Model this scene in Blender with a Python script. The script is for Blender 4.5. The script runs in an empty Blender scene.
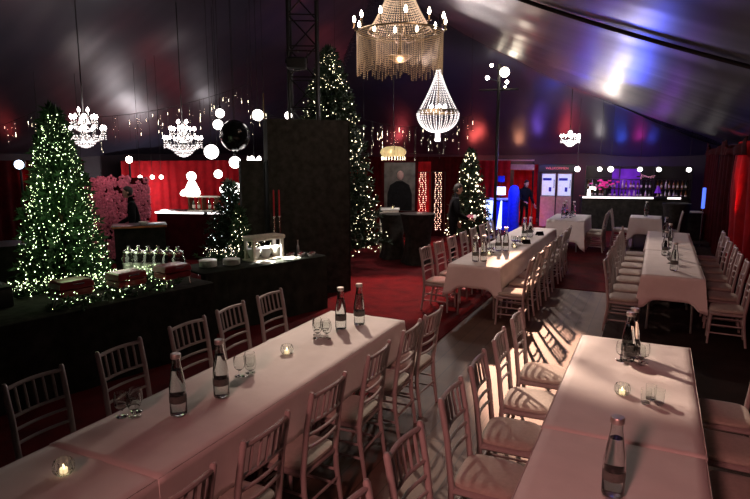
import bpy, math, random
from math import sin, cos, pi, radians, hypot, atan2, sqrt
from mathutils import Vector, Matrix, noise
random.seed(7)
S = bpy.context.scene
COL = S.collection

# ------------------------------------------------------------------ helpers
def nodes_mat(name):
    m = bpy.data.materials.new(name); m.use_nodes = True
    return m, m.node_tree.nodes, m.node_tree.links, m.node_tree.nodes['Principled BSDF']

def mat(name, col, rough=.5, metal=0., var=.15, scale=12., bump=0., bscale=60., trans=0., ior=1.45, emit=None, estr=0., alpha=1., spec=.5, sheen=0.):
    """procedural: noise moves the base colour a little, optional noise bump"""
    m, n, l, b = nodes_mat(name)
    tc = n.new('ShaderNodeTexCoord'); nz = n.new('ShaderNodeTexNoise')
    nz.inputs['Scale'].default_value = scale; nz.inputs['Detail'].default_value = 4
    l.new(tc.outputs['Object'], nz.inputs['Vector'])
    cr = n.new('ShaderNodeValToRGB')
    lo = tuple(max(0, c * (1 - var)) for c in col) + (1,); hi = tuple(min(1, c * (1 + var)) for c in col) + (1,)
    cr.color_ramp.elements[0].color = lo; cr.color_ramp.elements[1].color = hi
    cr.color_ramp.elements[0].position = .3; cr.color_ramp.elements[1].position = .7
    l.new(nz.outputs['Fac'], cr.inputs['Fac']); l.new(cr.outputs['Color'], b.inputs['Base Color'])
    b.inputs['Roughness'].default_value = rough; b.inputs['Metallic'].default_value = metal
    b.inputs['IOR'].default_value = ior; b.inputs['Transmission Weight'].default_value = trans
    b.inputs['Specular IOR Level'].default_value = spec; b.inputs['Alpha'].default_value = alpha
    b.inputs['Sheen Weight'].default_value = sheen
    if bump:
        n2 = n.new('ShaderNodeTexNoise'); n2.inputs['Scale'].default_value = bscale; n2.inputs['Detail'].default_value = 3
        l.new(tc.outputs['Object'], n2.inputs['Vector'])
        bp = n.new('ShaderNodeBump'); bp.inputs['Strength'].default_value = bump; bp.inputs['Distance'].default_value = .02
        l.new(n2.outputs['Fac'], bp.inputs['Height']); l.new(bp.outputs['Normal'], b.inputs['Normal'])
    if emit:
        b.inputs['Emission Color'].default_value = tuple(emit) + (1,); b.inputs['Emission Strength'].default_value = estr
    return m

class MB:
    def __init__(s): s.v = []; s.f = []
    def add(s, vs, fs):
        o = len(s.v); s.v += [tuple(v) for v in vs]; s.f += [tuple(i + o for i in f) for f in fs]; return s
    def box(s, c, d, rz=0., taper=1., rot=None):
        x, y, z = d[0] / 2, d[1] / 2, d[2] / 2
        vs = []
        for k, t in ((-1, 1), (1, taper)):
            for i, j in ((-1, -1), (1, -1), (1, 1), (-1, 1)): vs.append(Vector((i * x * t, j * y * t, k * z)))
        M = rot if rot else Matrix.Rotation(rz, 3, 'Z')
        vs = [M @ v + Vector(c) for v in vs]
        return s.add(vs, [(3, 2, 1, 0), (4, 5, 6, 7), (0, 1, 5, 4), (1, 2, 6, 5), (2, 3, 7, 6), (3, 0, 4, 7)])
    def bbox(s, c, d, b=.01, rz=0.):
        """box with bevelled edges: stacked inset rings"""
        x, y, z = d[0] / 2, d[1] / 2, d[2] / 2; M = Matrix.Rotation(rz, 3, 'Z'); C = Vector(c); rings = []
        for zz, ins in ((-z, b), (-z + b, 0), (z - b, 0), (z, b)):
            X, Y = x - ins, y - ins; k = b * .6 if ins == 0 else b * .6
            rings.append([M @ Vector(p + (zz,)) + C for p in ((-X + k, -Y), (X - k, -Y), (X, -Y + k), (X, Y - k), (X - k, Y), (-X + k, Y), (-X, Y - k), (-X, -Y + k))])
        return s.loft(rings, True, True)
    def loft(s, rings, cap0=False, cap1=False, closed=True):
        o = len(s.v); n = len(rings[0])
        for r in rings: s.v += [tuple(p) for p in r]
        for a in range(len(rings) - 1):
            for i in range(n if closed else n - 1):
                j = (i + 1) % n
                s.f.append((o + a * n + i, o + a * n + j, o + (a + 1) * n + j, o + (a + 1) * n + i))
        if cap0: s.f.append(tuple(o + i for i in range(n - 1, -1, -1)))
        if cap1: s.f.append(tuple(o + (len(rings) - 1) * n + i for i in range(n)))
        return s
    def tube(s, pts, r, n=8, cap=True):
        pts = [Vector(p) for p in pts]; rr = r if isinstance(r, (list, tuple)) else [r] * len(pts); rings = []
        ref = Vector((0, 0, 1))
        for i, p in enumerate(pts):
            d = (pts[min(i + 1, len(pts) - 1)] - pts[max(i - 1, 0)]).normalized()
            if abs(d.dot(ref)) > .95: ref2 = Vector((1, 0, 0))
            else: ref2 = ref
            a = d.cross(ref2).normalized(); b = d.cross(a)
            rings.append([p + (a * cos(2 * pi * k / n) + b * sin(2 * pi * k / n)) * rr[i] for k in range(n)])
        return s.loft(rings, cap, cap)
    def lathe(s, prof, c=(0, 0, 0), n=16, cap0=True, cap1=True):
        return s.loft([[(c[0] + r * cos(2 * pi * k / n), c[1] + r * sin(2 * pi * k / n), c[2] + z) for k in range(n)] for r, z in prof], cap0, cap1)
    def ball(s, c, r, n=12, m=8, sq=1.):
        return s.lathe([(max(r * sin(pi * k / m), r * .02), -r * sq * cos(pi * k / m)) for k in range(m + 1)], c, n)
    def octa(s, c, r):
        x, y, z = c
        return s.add([(x + r, y, z), (x, y + r, z), (x - r, y, z), (x, y - r, z), (x, y, z + r), (x, y, z - r)],
                     [(0, 1, 4), (1, 2, 4), (2, 3, 4), (3, 0, 4), (1, 0, 5), (2, 1, 5), (3, 2, 5), (0, 3, 5)])
    def build(s, name, m, parent=None, loc=None, smooth=True, kind=None, bevel=0.):
        me = bpy.data.meshes.new(name); me.from_pydata(s.v, [], s.f); me.materials.append(m)
        if smooth:
            me.polygons.foreach_set('use_smooth', [True] * len(me.polygons))
            try: me.set_sharp_from_angle(angle=radians(40))
            except Exception: pass
        o = bpy.data.objects.new(name, me); COL.objects.link(o)
        if parent: o.parent = parent
        if loc: o.location = loc
        if kind: o['kind'] = kind
        if bevel:
            bv = o.modifiers.new('bevel', 'BEVEL'); bv.width = bevel; bv.segments = 2; bv.limit_method = 'ANGLE'
        return o

def tag(o, label, cat, group=None, kind=None):
    o['label'] = label; o['category'] = cat
    if group: o['group'] = group
    if kind: o['kind'] = kind
    return o
def thing(name, label, cat, loc=(0, 0, 0), rz=0., group=None):
    o = bpy.data.objects.new(name, None); COL.objects.link(o); o.empty_display_size = .1
    o.location = loc; o.rotation_euler = (0, 0, rz)
    return tag(o, label, cat, group)
def struct(o): o['kind'] = 'structure'; return o
KIDS = {}
def copy_tree(o, parent=None):
    c = o.copy(); COL.objects.link(c)
    if parent: c.parent = parent
    for ch in o.children: copy_tree(ch, c)
    return c
def dup(o, loc, rz, label, group=None):
    c = copy_tree(o); c.location = loc; c.rotation_euler = (0, 0, rz); c['label'] = label
    if group: c['group'] = group
    return c

# ------------------------------------------------------------------ materials
M = {}
M['chair'] = mat('painted chair wood', (.36, .31, .305), .45, var=.06, scale=20)
M['cushion'] = mat('ivory cushion fabric', (.43, .39, .34), .85, var=.08, scale=40, bump=.2, bscale=300, sheen=.2)
M['cloth'] = mat('white table linen', (.74, .70, .68), .85, var=.05, scale=5, bump=.07, bscale=20, sheen=.2)
M['steel'] = mat('brushed steel', (.5, .5, .5), .35, .9)
M['chrome'] = mat('polished silver', (.75, .75, .74), .18, 1., var=.05)
M['black'] = mat('black cloth', (.026, .025, .022), .95, var=.4, scale=9, bump=.15, bscale=40, spec=.2)
M['darkgreen'] = mat('dark green black cloth', (.026, .030, .024), .95, var=.4, scale=5, bump=.15, bscale=40, spec=.2)
M['blackmetal'] = mat('black metal', (.01, .01, .011), .5, .5)
M['plasticblack'] = mat('black plastic', (.012, .012, .013), .35)
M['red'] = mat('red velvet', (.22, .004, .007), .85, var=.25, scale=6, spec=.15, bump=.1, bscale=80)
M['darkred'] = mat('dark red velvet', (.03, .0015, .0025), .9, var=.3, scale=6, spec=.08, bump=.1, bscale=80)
M['carpet'] = mat('red carpet pile', (.085, .003, .005), .95, var=.35, scale=3, bump=.5, bscale=240, spec=.2)
M['glass'] = mat('clear glass', (.96, .98, .97), .02, var=.01, trans=1., ior=1.45)
M['frost'] = mat('bottle label', (.10, .11, .10), .6, var=.3, scale=50)
M['cap'] = mat('silver bottle cap', (.62, .6, .57), .4, .8)
M['water'] = mat('water', (.95, .97, .97), .0, var=.01, trans=1., ior=1.33)
M['wax'] = mat('white wax', (.9, .85, .75), .5, emit=(1, .72, .38), estr=1.2)
M['flame'] = mat('candle flame', (1, .8, .4), .5, emit=(1, .75, .4), estr=40)
M['bulb'] = mat('warm bulb', (1, .9, .75), .4, emit=(1, .86, .66), estr=26)
M['cbulb'] = mat('cool bulb', (1, .95, .95), .4, emit=(1, .9, .84), estr=22)
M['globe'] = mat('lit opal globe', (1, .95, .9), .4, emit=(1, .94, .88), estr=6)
M['fairy'] = mat('fairy light', (.9, 1, .85), .4, emit=(.80, 1, .52), estr=7)
M['fairyw'] = mat('warm fairy light', (1, .9, .75), .4, emit=(1, .84, .58), estr=9)
M['fairyt'] = mat('dim warm fairy light', (1, .9, .7), .4, emit=(1, .85, .55), estr=4)
M['fairyc'] = mat('cold fairy light', (.95, .98, 1), .4, emit=(.9, .95, 1), estr=7)
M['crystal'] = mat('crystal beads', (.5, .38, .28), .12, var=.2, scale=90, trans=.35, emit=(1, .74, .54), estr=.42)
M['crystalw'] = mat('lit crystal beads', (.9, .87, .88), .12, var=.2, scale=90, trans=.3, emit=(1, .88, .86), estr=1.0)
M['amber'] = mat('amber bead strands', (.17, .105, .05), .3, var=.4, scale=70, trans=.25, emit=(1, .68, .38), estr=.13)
M['brass'] = mat('dark brass', (.16, .11, .06), .4, .8)
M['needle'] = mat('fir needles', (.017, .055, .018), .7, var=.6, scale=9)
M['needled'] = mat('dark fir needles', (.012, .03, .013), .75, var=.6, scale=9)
M['bark'] = mat('bark', (.06, .035, .02), .9)
M['cable'] = mat('dark cable', (.01, .01, .01), .7)
M['chafred'] = mat('dark red lacquer', (.21, .012, .02), .32, var=.2)
M['porcelain'] = mat('white porcelain', (.8, .79, .76), .2, var=.04)
M['whitewood'] = mat('whitewashed wood', (.62, .57, .48), .6, var=.15, scale=20, bump=.2, bscale=30)
M['foodwhite'] = mat('pale food', (.75, .72, .66), .55, var=.1, scale=30, bump=.3, bscale=50)
M['candlered'] = mat('red candle', (.45, .012, .02), .45)
M['skin'] = mat('skin', (.5, .28, .21), .5, var=.08)
M['hair'] = mat('dark hair', (.016, .012, .01), .6)
M['darkcloth'] = mat('dark clothing', (.006, .006, .007), .9, var=.3, spec=.15)
M['bluecloth'] = mat('blue fabric', (.015, .03, .5), .8, var=.2)
M['screenwhite'] = mat('lit screen', (1, 1, 1), .4, emit=(.86, .84, 1), estr=2.2)
M['litwhite'] = mat('backlit white panel', (.8, .85, 1), .4, emit=(.55, .68, 1), estr=1.7)
M['barstrip'] = mat('bar light strip', (1, .95, .9), .4, emit=(1, .88, .86), estr=2.6)
M['purple'] = mat('purple backlit panel', (.1, .01, .3), .4, var=.5, scale=3, emit=(.18, .02, .62), estr=.35)
M['fridge'] = mat('lit fridge door', (.6, .65, .8), .2, emit=(.62, .68, 1), estr=.55)
M['pink'] = mat('pink blossom', (.5, .13, .19), .7, var=.4, scale=20)
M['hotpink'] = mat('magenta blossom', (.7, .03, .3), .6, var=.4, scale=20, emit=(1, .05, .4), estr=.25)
M['gold'] = mat('gilt lamp', (.6, .42, .18), .35, .6, emit=(1, .75, .35), estr=.55)
M['amberlite'] = mat('glowing strands', (.9, .4, .2), .5, emit=(1, .56, .42), estr=3.4)
M['winered'] = mat('red glowing pane', (.5, .02, .02), .5, emit=(1, .05, .05), estr=.45)
M['signred'] = mat('sign lettering', (.8, .12, .14), .5, emit=(1, .2, .22), estr=.4)
M['bottleg'] = mat('dark bottle glass', (.03, .045, .03), .08, var=.5, scale=4)
M['bottlea'] = mat('amber bottle glass', (.2, .09, .03), .08, var=.5, scale=4)
M['ball'] = mat('glossy black balloon', (.006, .006, .007), .18)
M['pale'] = mat('pale plaster', (.4, .26, .26), .7)
M['paint'] = mat('painted portrait ground', (.05, .045, .04), .5, var=.6, scale=5)

# wooden floor: planks by brick texture
def floor_mat():
    m, n, l, b = nodes_mat('worn plank floor')
    tc = n.new('ShaderNodeTexCoord'); br = n.new('ShaderNodeTexBrick')
    mp = n.new('ShaderNodeMapping'); mp.inputs['Rotation'].default_value = (0, 0, pi / 2)
    l.new(tc.outputs['Object'], mp.inputs['Vector']); l.new(mp.outputs['Vector'], br.inputs['Vector'])
    br.inputs['Scale'].default_value = 1.; br.inputs['Brick Width'].default_value = 2.4; br.inputs['Row Height'].default_value = .2
    br.inputs['Mortar Size'].default_value = .006
    br.inputs['Color1'].default_value = (.19, .112, .078, 1); br.inputs['Color2'].default_value = (.155, .092, .064, 1); br.inputs['Mortar'].default_value = (.08, .06, .045, 1)
    nz = n.new('ShaderNodeTexNoise'); nz.inputs['Scale'].default_value = 4; nz.inputs['Detail'].default_value = 6
    l.new(mp.outputs['Vector'], nz.inputs['Vector'])
    mx = n.new('ShaderNodeMixRGB'); mx.blend_type = 'MULTIPLY'; mx.inputs[0].default_value = .6
    l.new(br.outputs['Color'], mx.inputs[1]); l.new(nz.outputs['Fac'], mx.inputs[2])
    l.new(mx.outputs[0], b.inputs['Base Color']); b.inputs['Roughness'].default_value = .62
    return m
M['floor'] = floor_mat()
def tent_mat():
    m, n, l, b = nodes_mat('satin tent lining')
    tc = n.new('ShaderNodeTexCoord'); nz = n.new('ShaderNodeTexNoise')
    nz.inputs['Scale'].default_value = .35; nz.inputs['Detail'].default_value = 3
    l.new(tc.outputs['Object'], nz.inputs['Vector'])
    cr = n.new('ShaderNodeValToRGB')
    cr.color_ramp.elements[0].color = (.021, .022, .040, 1); cr.color_ramp.elements[1].color = (.036, .033, .050, 1)
    cr.color_ramp.elements[0].position = .35; cr.color_ramp.elements[1].position = .65
    l.new(nz.outputs['Fac'], cr.inputs['Fac']); l.new(cr.outputs['Color'], b.inputs['Base Color'])
    b.inputs['Roughness'].default_value = .36; b.inputs['Metallic'].default_value = .2
    b.inputs['Specular IOR Level'].default_value = .36
    at = n.new('ShaderNodeAttribute'); at.attribute_name = 'drop'          # (across the drop, down the drop, 0)
    h = None
    for sc, d in (((.55, .22, 1), .10), ((1.5, .5, 1), .018)):
        mp = n.new('ShaderNodeMapping'); mp.inputs['Scale'].default_value = sc; l.new(at.outputs['Vector'], mp.inputs['Vector'])
        q = n.new('ShaderNodeTexNoise'); q.inputs['Scale'].default_value = 1; q.inputs['Detail'].default_value = 1; l.new(mp.outputs['Vector'], q.inputs['Vector'])
        bp = n.new('ShaderNodeBump'); bp.inputs['Strength'].default_value = 1; bp.inputs['Distance'].default_value = d
        l.new(q.outputs['Fac'], bp.inputs['Height'])
        if h: l.new(h, bp.inputs['Normal'])
        h = bp.outputs['Normal']
    l.new(h, b.inputs['Normal'])
    return m
M['tent'] = tent_mat()
M['tentwall'] = mat('dark tent wall', (.022, .018, .024), .7, var=.3, scale=1)

# ------------------------------------------------------------------ setting
XR, XL, YF, YB = 2.1, -17.0, 25.0, -7.0
SL = .46
def zc0(x, y): return min(2.8 + SL * (XR - x), 2.5 + SL * (YF - y), 2.5 + SL * (x - XL), 2.8 + SL * (y - YB))
def zceil(x, y):
    a = 2.8 + SL * (XR - x); b = 2.5 + SL * (YF - y); c = 2.5 + SL * (x - XL); d = 2.8 + SL * (y - YB)
    z = min(a, b, c, d); dist = (z - (2.8 if z in (a, d) else 2.5)) / SL
    up = y if z in (a, c) else x                      # folds run up the slope
    t = x if z in (a, c) else y
    w = noise.noise(Vector((up * .55, t * .25, 3.1))) * .8 + noise.noise(Vector((up * 1.3, t * .45, 9.7))) * .25
    w2 = noise.noise(Vector((x * .30, y * .30, 1.3))) * .9
    sag = -.30 * sin(min(dist / 9, 1) * pi)
    k = .12 * (0.45 + 1.2 * math.exp(-dist / 2.2)) * min(1, .25 + dist / 1.)
    return z + sag + w * k + w2 * .14
mb = MB(); st = .14
nx = int((XR - XL) / st) + 1; ny = int((YF - YB) / st) + 1
for j in range(ny + 1):
    for i in range(nx + 1):
        x = XL + (XR - XL) * i / nx; y = YB + (YF - YB) * j / ny
        mb.v.append((x, y, zceil(x, y)))
for j in range(ny):
    for i in range(nx):
        a = j * (nx + 1) + i; mb.f.append((a, a + nx + 1, a + nx + 2, a + 1))
ceil_ob = struct(mb.build('ceiling', M['tent']))
at_ = ceil_ob.data.attributes.new('drop', 'FLOAT_VECTOR', 'POINT')
for k, (x, y, z) in enumerate(mb.v):
    q = (XR - x, YF - y - .65, x - XL - .65, y - YB); i_ = q.index(min(q))
    at_.data[k].vector = (y, x, 0) if i_ in (0, 2) else (x + 40, y, 0)
# seam ropes sewn along the lining
mb = MB()
mb.tube([(x, 6.35 + .05 * (x + .4) , zceil(x, 6.35 + .05 * (x + .4)) - .035) for x in [2 - .25 * k for k in range(32)]], .022, 6)
mb.build('trim_1', M['cable']); struct(bpy.data.objects['trim_1'])
mb = MB()
mb.tube([(2.0 - .3 * k, 24.25 - .3 * k, zceil(2.0 - .3 * k, 24.25 - .3 * k) - .03) for k in range(31)], .02, 6)
struct(mb.build('trim_2', M['cable']))
struct(MB().box((-7.45, 9, -.05), (19.3, 32.2, .1)).build('floor', M['floor'], smooth=False))
def wall(name, a, b, h, m=M['tentwall'], t=.08):
    d = Vector((b[0] - a[0], b[1] - a[1], 0)); L = d.length; mid = ((a[0] + b[0]) / 2, (a[1] + b[1]) / 2, h / 2)
    return struct(MB().box(mid, (L, t, h), atan2(d.y, d.x)).build(name, m, smooth=False))
wall('wall_right', (XR + .05, YB), (XR + .05, YF), 2.95); wall('wall_left', (XL - .05, YB), (XL - .05, YF), 2.95)
wall('wall_back', (XL, YF + .05), (XR, YF + .05), 2.95); wall('wall_front', (XL, YB - .05), (XR, YB - .05), 2.95)
# laid carpet runs
def slab(name, pts, h, m, label):
    mbs = MB(); n = len(pts)
    mbs.loft([[(x, y, .002) for x, y in pts], [(x, y, h) for x, y in pts]], True, True)
    return tag(mbs.build(name, m, smooth=False), label, 'carpet')
slab('red_carpet', [(-15.5, -.5), (-2.66, -.5), (-2.66, 11.8), (-.72, 11.8), (-.72, 23.4), (-15.5, 23.4)], .012, M['carpet'], 'red carpet covering the floor beside and under the tables near the buffet')
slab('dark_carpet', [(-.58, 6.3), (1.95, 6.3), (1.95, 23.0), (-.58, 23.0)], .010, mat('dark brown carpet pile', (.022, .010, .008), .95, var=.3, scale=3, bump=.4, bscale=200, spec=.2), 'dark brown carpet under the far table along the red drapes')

# ------------------------------------------------------------------ drapes
def drape(name, label, pts, z0, z1, m, amp=.06, wl=.22, parent=None, swag=0., seed=0, grp=None, thick=.012, cat='curtain'):
    """pleated hanging cloth following a polyline, with real thickness"""
    rnd = random.Random(seed); P = [Vector((p[0], p[1], 0)) for p in pts]
    L = [0]
    for a, b in zip(P, P[1:]): L.append(L[-1] + (b - a).length)
    n = max(8, int(L[-1] / (wl / 7))); rows = 14; front = []; back = []
    for r in range(rows + 1):
        t = r / rows; rf = []; rb = []
        for i in range(n + 1):
            s = L[-1] * i / n; k = 0
            while k < len(P) - 2 and s > L[k + 1]: k += 1
            d = (P[k + 1] - P[k]).normalized(); p = P[k] + d * (s - L[k]); nn = Vector((-d.y, d.x, 0))
            ph = 2 * pi * s / wl + 1.7 * noise.noise(Vector((s * 1.3, seed, 0)))
            a = amp * (.35 + .65 * t) * (.7 + .6 * noise.noise(Vector((s * 2.1, seed + 5, t))))
            off = a * sin(ph) + amp * .6 * noise.noise(Vector((s * .8, t * 1.4, seed)))
            zz = z1 - (z1 - z0) * t - (swag * sin(pi * min(1, s / L[-1])) * (1 - t) if swag else 0)
            q = p + nn * off; rf.append((q.x, q.y, zz)); q = p + nn * (off - thick); rb.append((q.x, q.y, zz))
        front.append(rf); back.append(rb)
    mbd = MB(); rings = [f + b[::-1] for f, b in zip(front, back)]
    mbd.loft(rings, False, False)
    o = mbd.build(name, m, parent)
    if label: tag(o, label, cat, grp)
    return o

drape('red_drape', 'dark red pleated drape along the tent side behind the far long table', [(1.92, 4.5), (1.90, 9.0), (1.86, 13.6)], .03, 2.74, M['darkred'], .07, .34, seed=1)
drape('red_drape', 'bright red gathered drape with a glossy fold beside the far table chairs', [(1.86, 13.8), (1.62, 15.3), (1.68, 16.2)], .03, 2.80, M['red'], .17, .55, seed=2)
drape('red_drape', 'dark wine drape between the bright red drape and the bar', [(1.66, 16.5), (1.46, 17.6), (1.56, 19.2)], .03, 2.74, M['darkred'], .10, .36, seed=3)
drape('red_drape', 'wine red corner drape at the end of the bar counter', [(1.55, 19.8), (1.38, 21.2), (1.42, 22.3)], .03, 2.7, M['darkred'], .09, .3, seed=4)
for k_, (ya, yb_, lab_) in enumerate([(10.4, 13.4, 'first from the camera end'), (13.5, 16.2, 'in the middle'), (16.3, 19.4, 'beside the bar')]):
    drape('swag_drape', 'dark swagged drape along the tent edge above red drapes, ' + lab_, [[(1.70, 1.66, 1.62), (1.50, 1.32, 1.32), (1.40, 1.16, 1.22)][k_][q_] and ([(1.70, 1.66, 1.62), (1.50, 1.32, 1.32), (1.40, 1.16, 1.22)][k_][q_], (ya, (ya + yb_) / 2, yb_)[q_]) for q_ in range(3)], 2.50, 2.86, M['darkred'], .07, .6, swag=.22, seed=50 + k_, grp='swagged drapes over the red drapes')
drape('red_curtain', 'bright red curtain beside the lit doorway at the far end', [(-4.95, 22.45), (-4.05, 22.35)], .04, 2.15, M['red'], .07, .26, seed=6)
drape('red_curtain', 'red curtain hung behind the blue lit counter', [(-6.2, 21.2), (-4.9, 21.6)], .04, 2.3, M['red'], .07, .26, seed=7)
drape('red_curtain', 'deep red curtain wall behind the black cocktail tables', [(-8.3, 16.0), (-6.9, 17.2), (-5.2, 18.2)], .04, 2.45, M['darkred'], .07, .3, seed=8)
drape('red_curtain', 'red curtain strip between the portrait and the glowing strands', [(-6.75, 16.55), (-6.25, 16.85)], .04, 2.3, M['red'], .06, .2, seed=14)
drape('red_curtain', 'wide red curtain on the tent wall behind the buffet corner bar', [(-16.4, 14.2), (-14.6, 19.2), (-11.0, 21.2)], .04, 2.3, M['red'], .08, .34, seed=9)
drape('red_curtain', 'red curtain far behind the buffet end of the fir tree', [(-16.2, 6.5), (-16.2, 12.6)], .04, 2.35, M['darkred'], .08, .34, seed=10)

# ------------------------------------------------------------------ chair
def make_chair():
    t = thing('spindle_back_chair', 'x', 'chair')
    W, D = .42, .37; yb, yf = -.165, .19; zs = .408; hw = .195
    f = MB(); f.bbox((0, .012, zs - .02), (W, D, .04), .012); f.build('seat_frame', M['chair'], t)
    c = MB(); rings = []
    for z, ins in ((zs, .02), (zs + .012, .0), (zs + .03, .002), (zs + .044, .022), (zs + .05, .07)):
        r = []
        for k in range(32):
            a = 2 * pi * k / 32; ex = 5; cx = abs(cos(a)) ** (2 / ex) * (1 if cos(a) > 0 else -1); sy = abs(sin(a)) ** (2 / ex) * (1 if sin(a) > 0 else -1)
            r.append(((W / 2 - ins) * cx, -.0 + .012 + (D / 2 - ins) * sy, z))
        rings.append(r)
    c.loft(rings, True, True).build('cushion', M['cushion'], t)
    for s in (-1, 1):
        MB().tube([(s * .17, yf - .012, zs - .03), (s * .175, yf, .3), (s * .182, yf + .01, .0)], [.019, .018, .013], 10).build('leg', M['chair'], t)
        MB().tube([(s * hw, yb - .045, 0), (s * hw, yb - .004, .28), (s * hw, yb, zs), (s * hw, yb - .034, .7), (s * (hw + .003), yb - .076, .915), (s * (hw + .003), yb - .079, .93)], [.014, .019, .02, .019, .018, .011], 10).build('leg', M['chair'], t)
        for z in (.15, .25):
            MB().tube([(s * .188, yb - .02, z), (s * .18, yf + .004, z)], .0095, 8).build('stretcher', M['chair'], t)
    MB().tube([(-.178, yf + .004, .22), (.178, yf + .004, .22)], .0095, 8).build('stretcher', M['chair'], t)
    MB().tube([(-.19, yb - .018, .2), (.19, yb - .018, .2)], .0095, 8).build('stretcher', M['chair'], t)
    def yz(z): return yb - .034 - (z - .7) * .195 if z > .7 else yb - .034 * (z - zs) / (.7 - zs)
    b = MB()
    for z, r in ((.895, .0135), (.725, .0115), (.645, .0105), (.56, .0105)):
        b.tube([(-.195 + .39 * k / 8, yz(z) - .022 * sin(pi * k / 8), z + (.006 * sin(pi * k / 8) if z > .8 else 0)) for k in range(9)], r, 8)
    bk = b.build('backrest', M['chair'], t)
    for k in range(5):
        x = -.13 + .065 * k; u = (x + .195) / .39
        MB().tube([(x, yz(.725) - .022 * sin(pi * u), .725), (x, yz(.81) - .022 * sin(pi * u), .81), (x, yz(.895) - .022 * sin(pi * u), .90)], [.0085, .010, .0085], 6).build('spindle', M['chair'], bk)
    return t
CH = make_chair(); first = [True]
ORD = ['first', 'second', 'third', 'fourth', 'fifth', 'sixth', 'seventh', 'eighth']
jr = random.Random(3)
def chairs(xb, ys, face, label, group, ws=None):
    """xb = the back plane; face +1 looks to +x"""
    for k, y in enumerate(ys):
        rz = -pi / 2 if face > 0 else pi / 2
        jx = jr.uniform(-.012, .012); ja = jr.uniform(-.05, .05)
        loc = (xb + face * .283 + jx, y, 0.012 if xb < -2.6 else .001); lab = label % (ORD[k] if k < 8 else str(k))
        if first[0]:
            first[0] = False; CH.location = loc; CH.rotation_euler = (0, 0, rz + ja); CH['label'] = lab; CH['group'] = group
        else: dup(CH, loc, rz + ja, lab, group)
chairs(-3.93, [2.52, 3.26, 4.02, 4.68, 5.34], 1, 'white spindle-back chair, %s from the camera end between buffet and its long table', 'chairs on the buffet side of the buffet table')
chairs(-1.96, [1.93, 2.61, 3.35, 4.15, 4.87, 5.46], -1, 'white spindle-back chair, %s from the camera end on aisle side of buffet-side table', 'chairs on the aisle side of the buffet table')
chairs(-1.19, [2.13, 2.82, 3.62, 4.29, 4.98, 5.70], 1, 'white spindle-back chair, %s from the camera end on aisle side of front drape-side table', 'chairs on the aisle side of the front drape table')
chairs(.90, [3.45, 4.10, 4.76, 5.42], -1, 'white spindle-back chair, %s from the camera end between front table and red drapes', 'chairs on the drape side of the front drape table')
chairs(-3.55, [9.30, 10.0, 10.75, 11.5, 12.2, 12.9, 13.6], 1, 'white spindle-back chair, %s from the camera end on cocktail-table side of the middle table', 'chairs on the far side of the middle table')
chairs(-1.66, [9.02, 9.78, 10.5, 11.25, 12.0, 12.7, 13.45], -1, 'white spindle-back chair, %s from the camera end on aisle side of the middle table', 'chairs on the aisle side of the middle table')
chairs(-.64, [9.42, 10.1, 10.85, 11.55, 12.3, 13.05, 13.8], 1, 'white spindle-back chair, %s from the camera end on aisle side of far drape-side table', 'chairs on the aisle side of the far drape table')
chairs(1.30, [9.35, 10.15, 10.9, 11.65, 12.4, 13.1, 13.85], -1, 'white spindle-back chair, %s from the camera end between far table and red drapes', 'chairs on the drape side of the far drape table')

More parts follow.
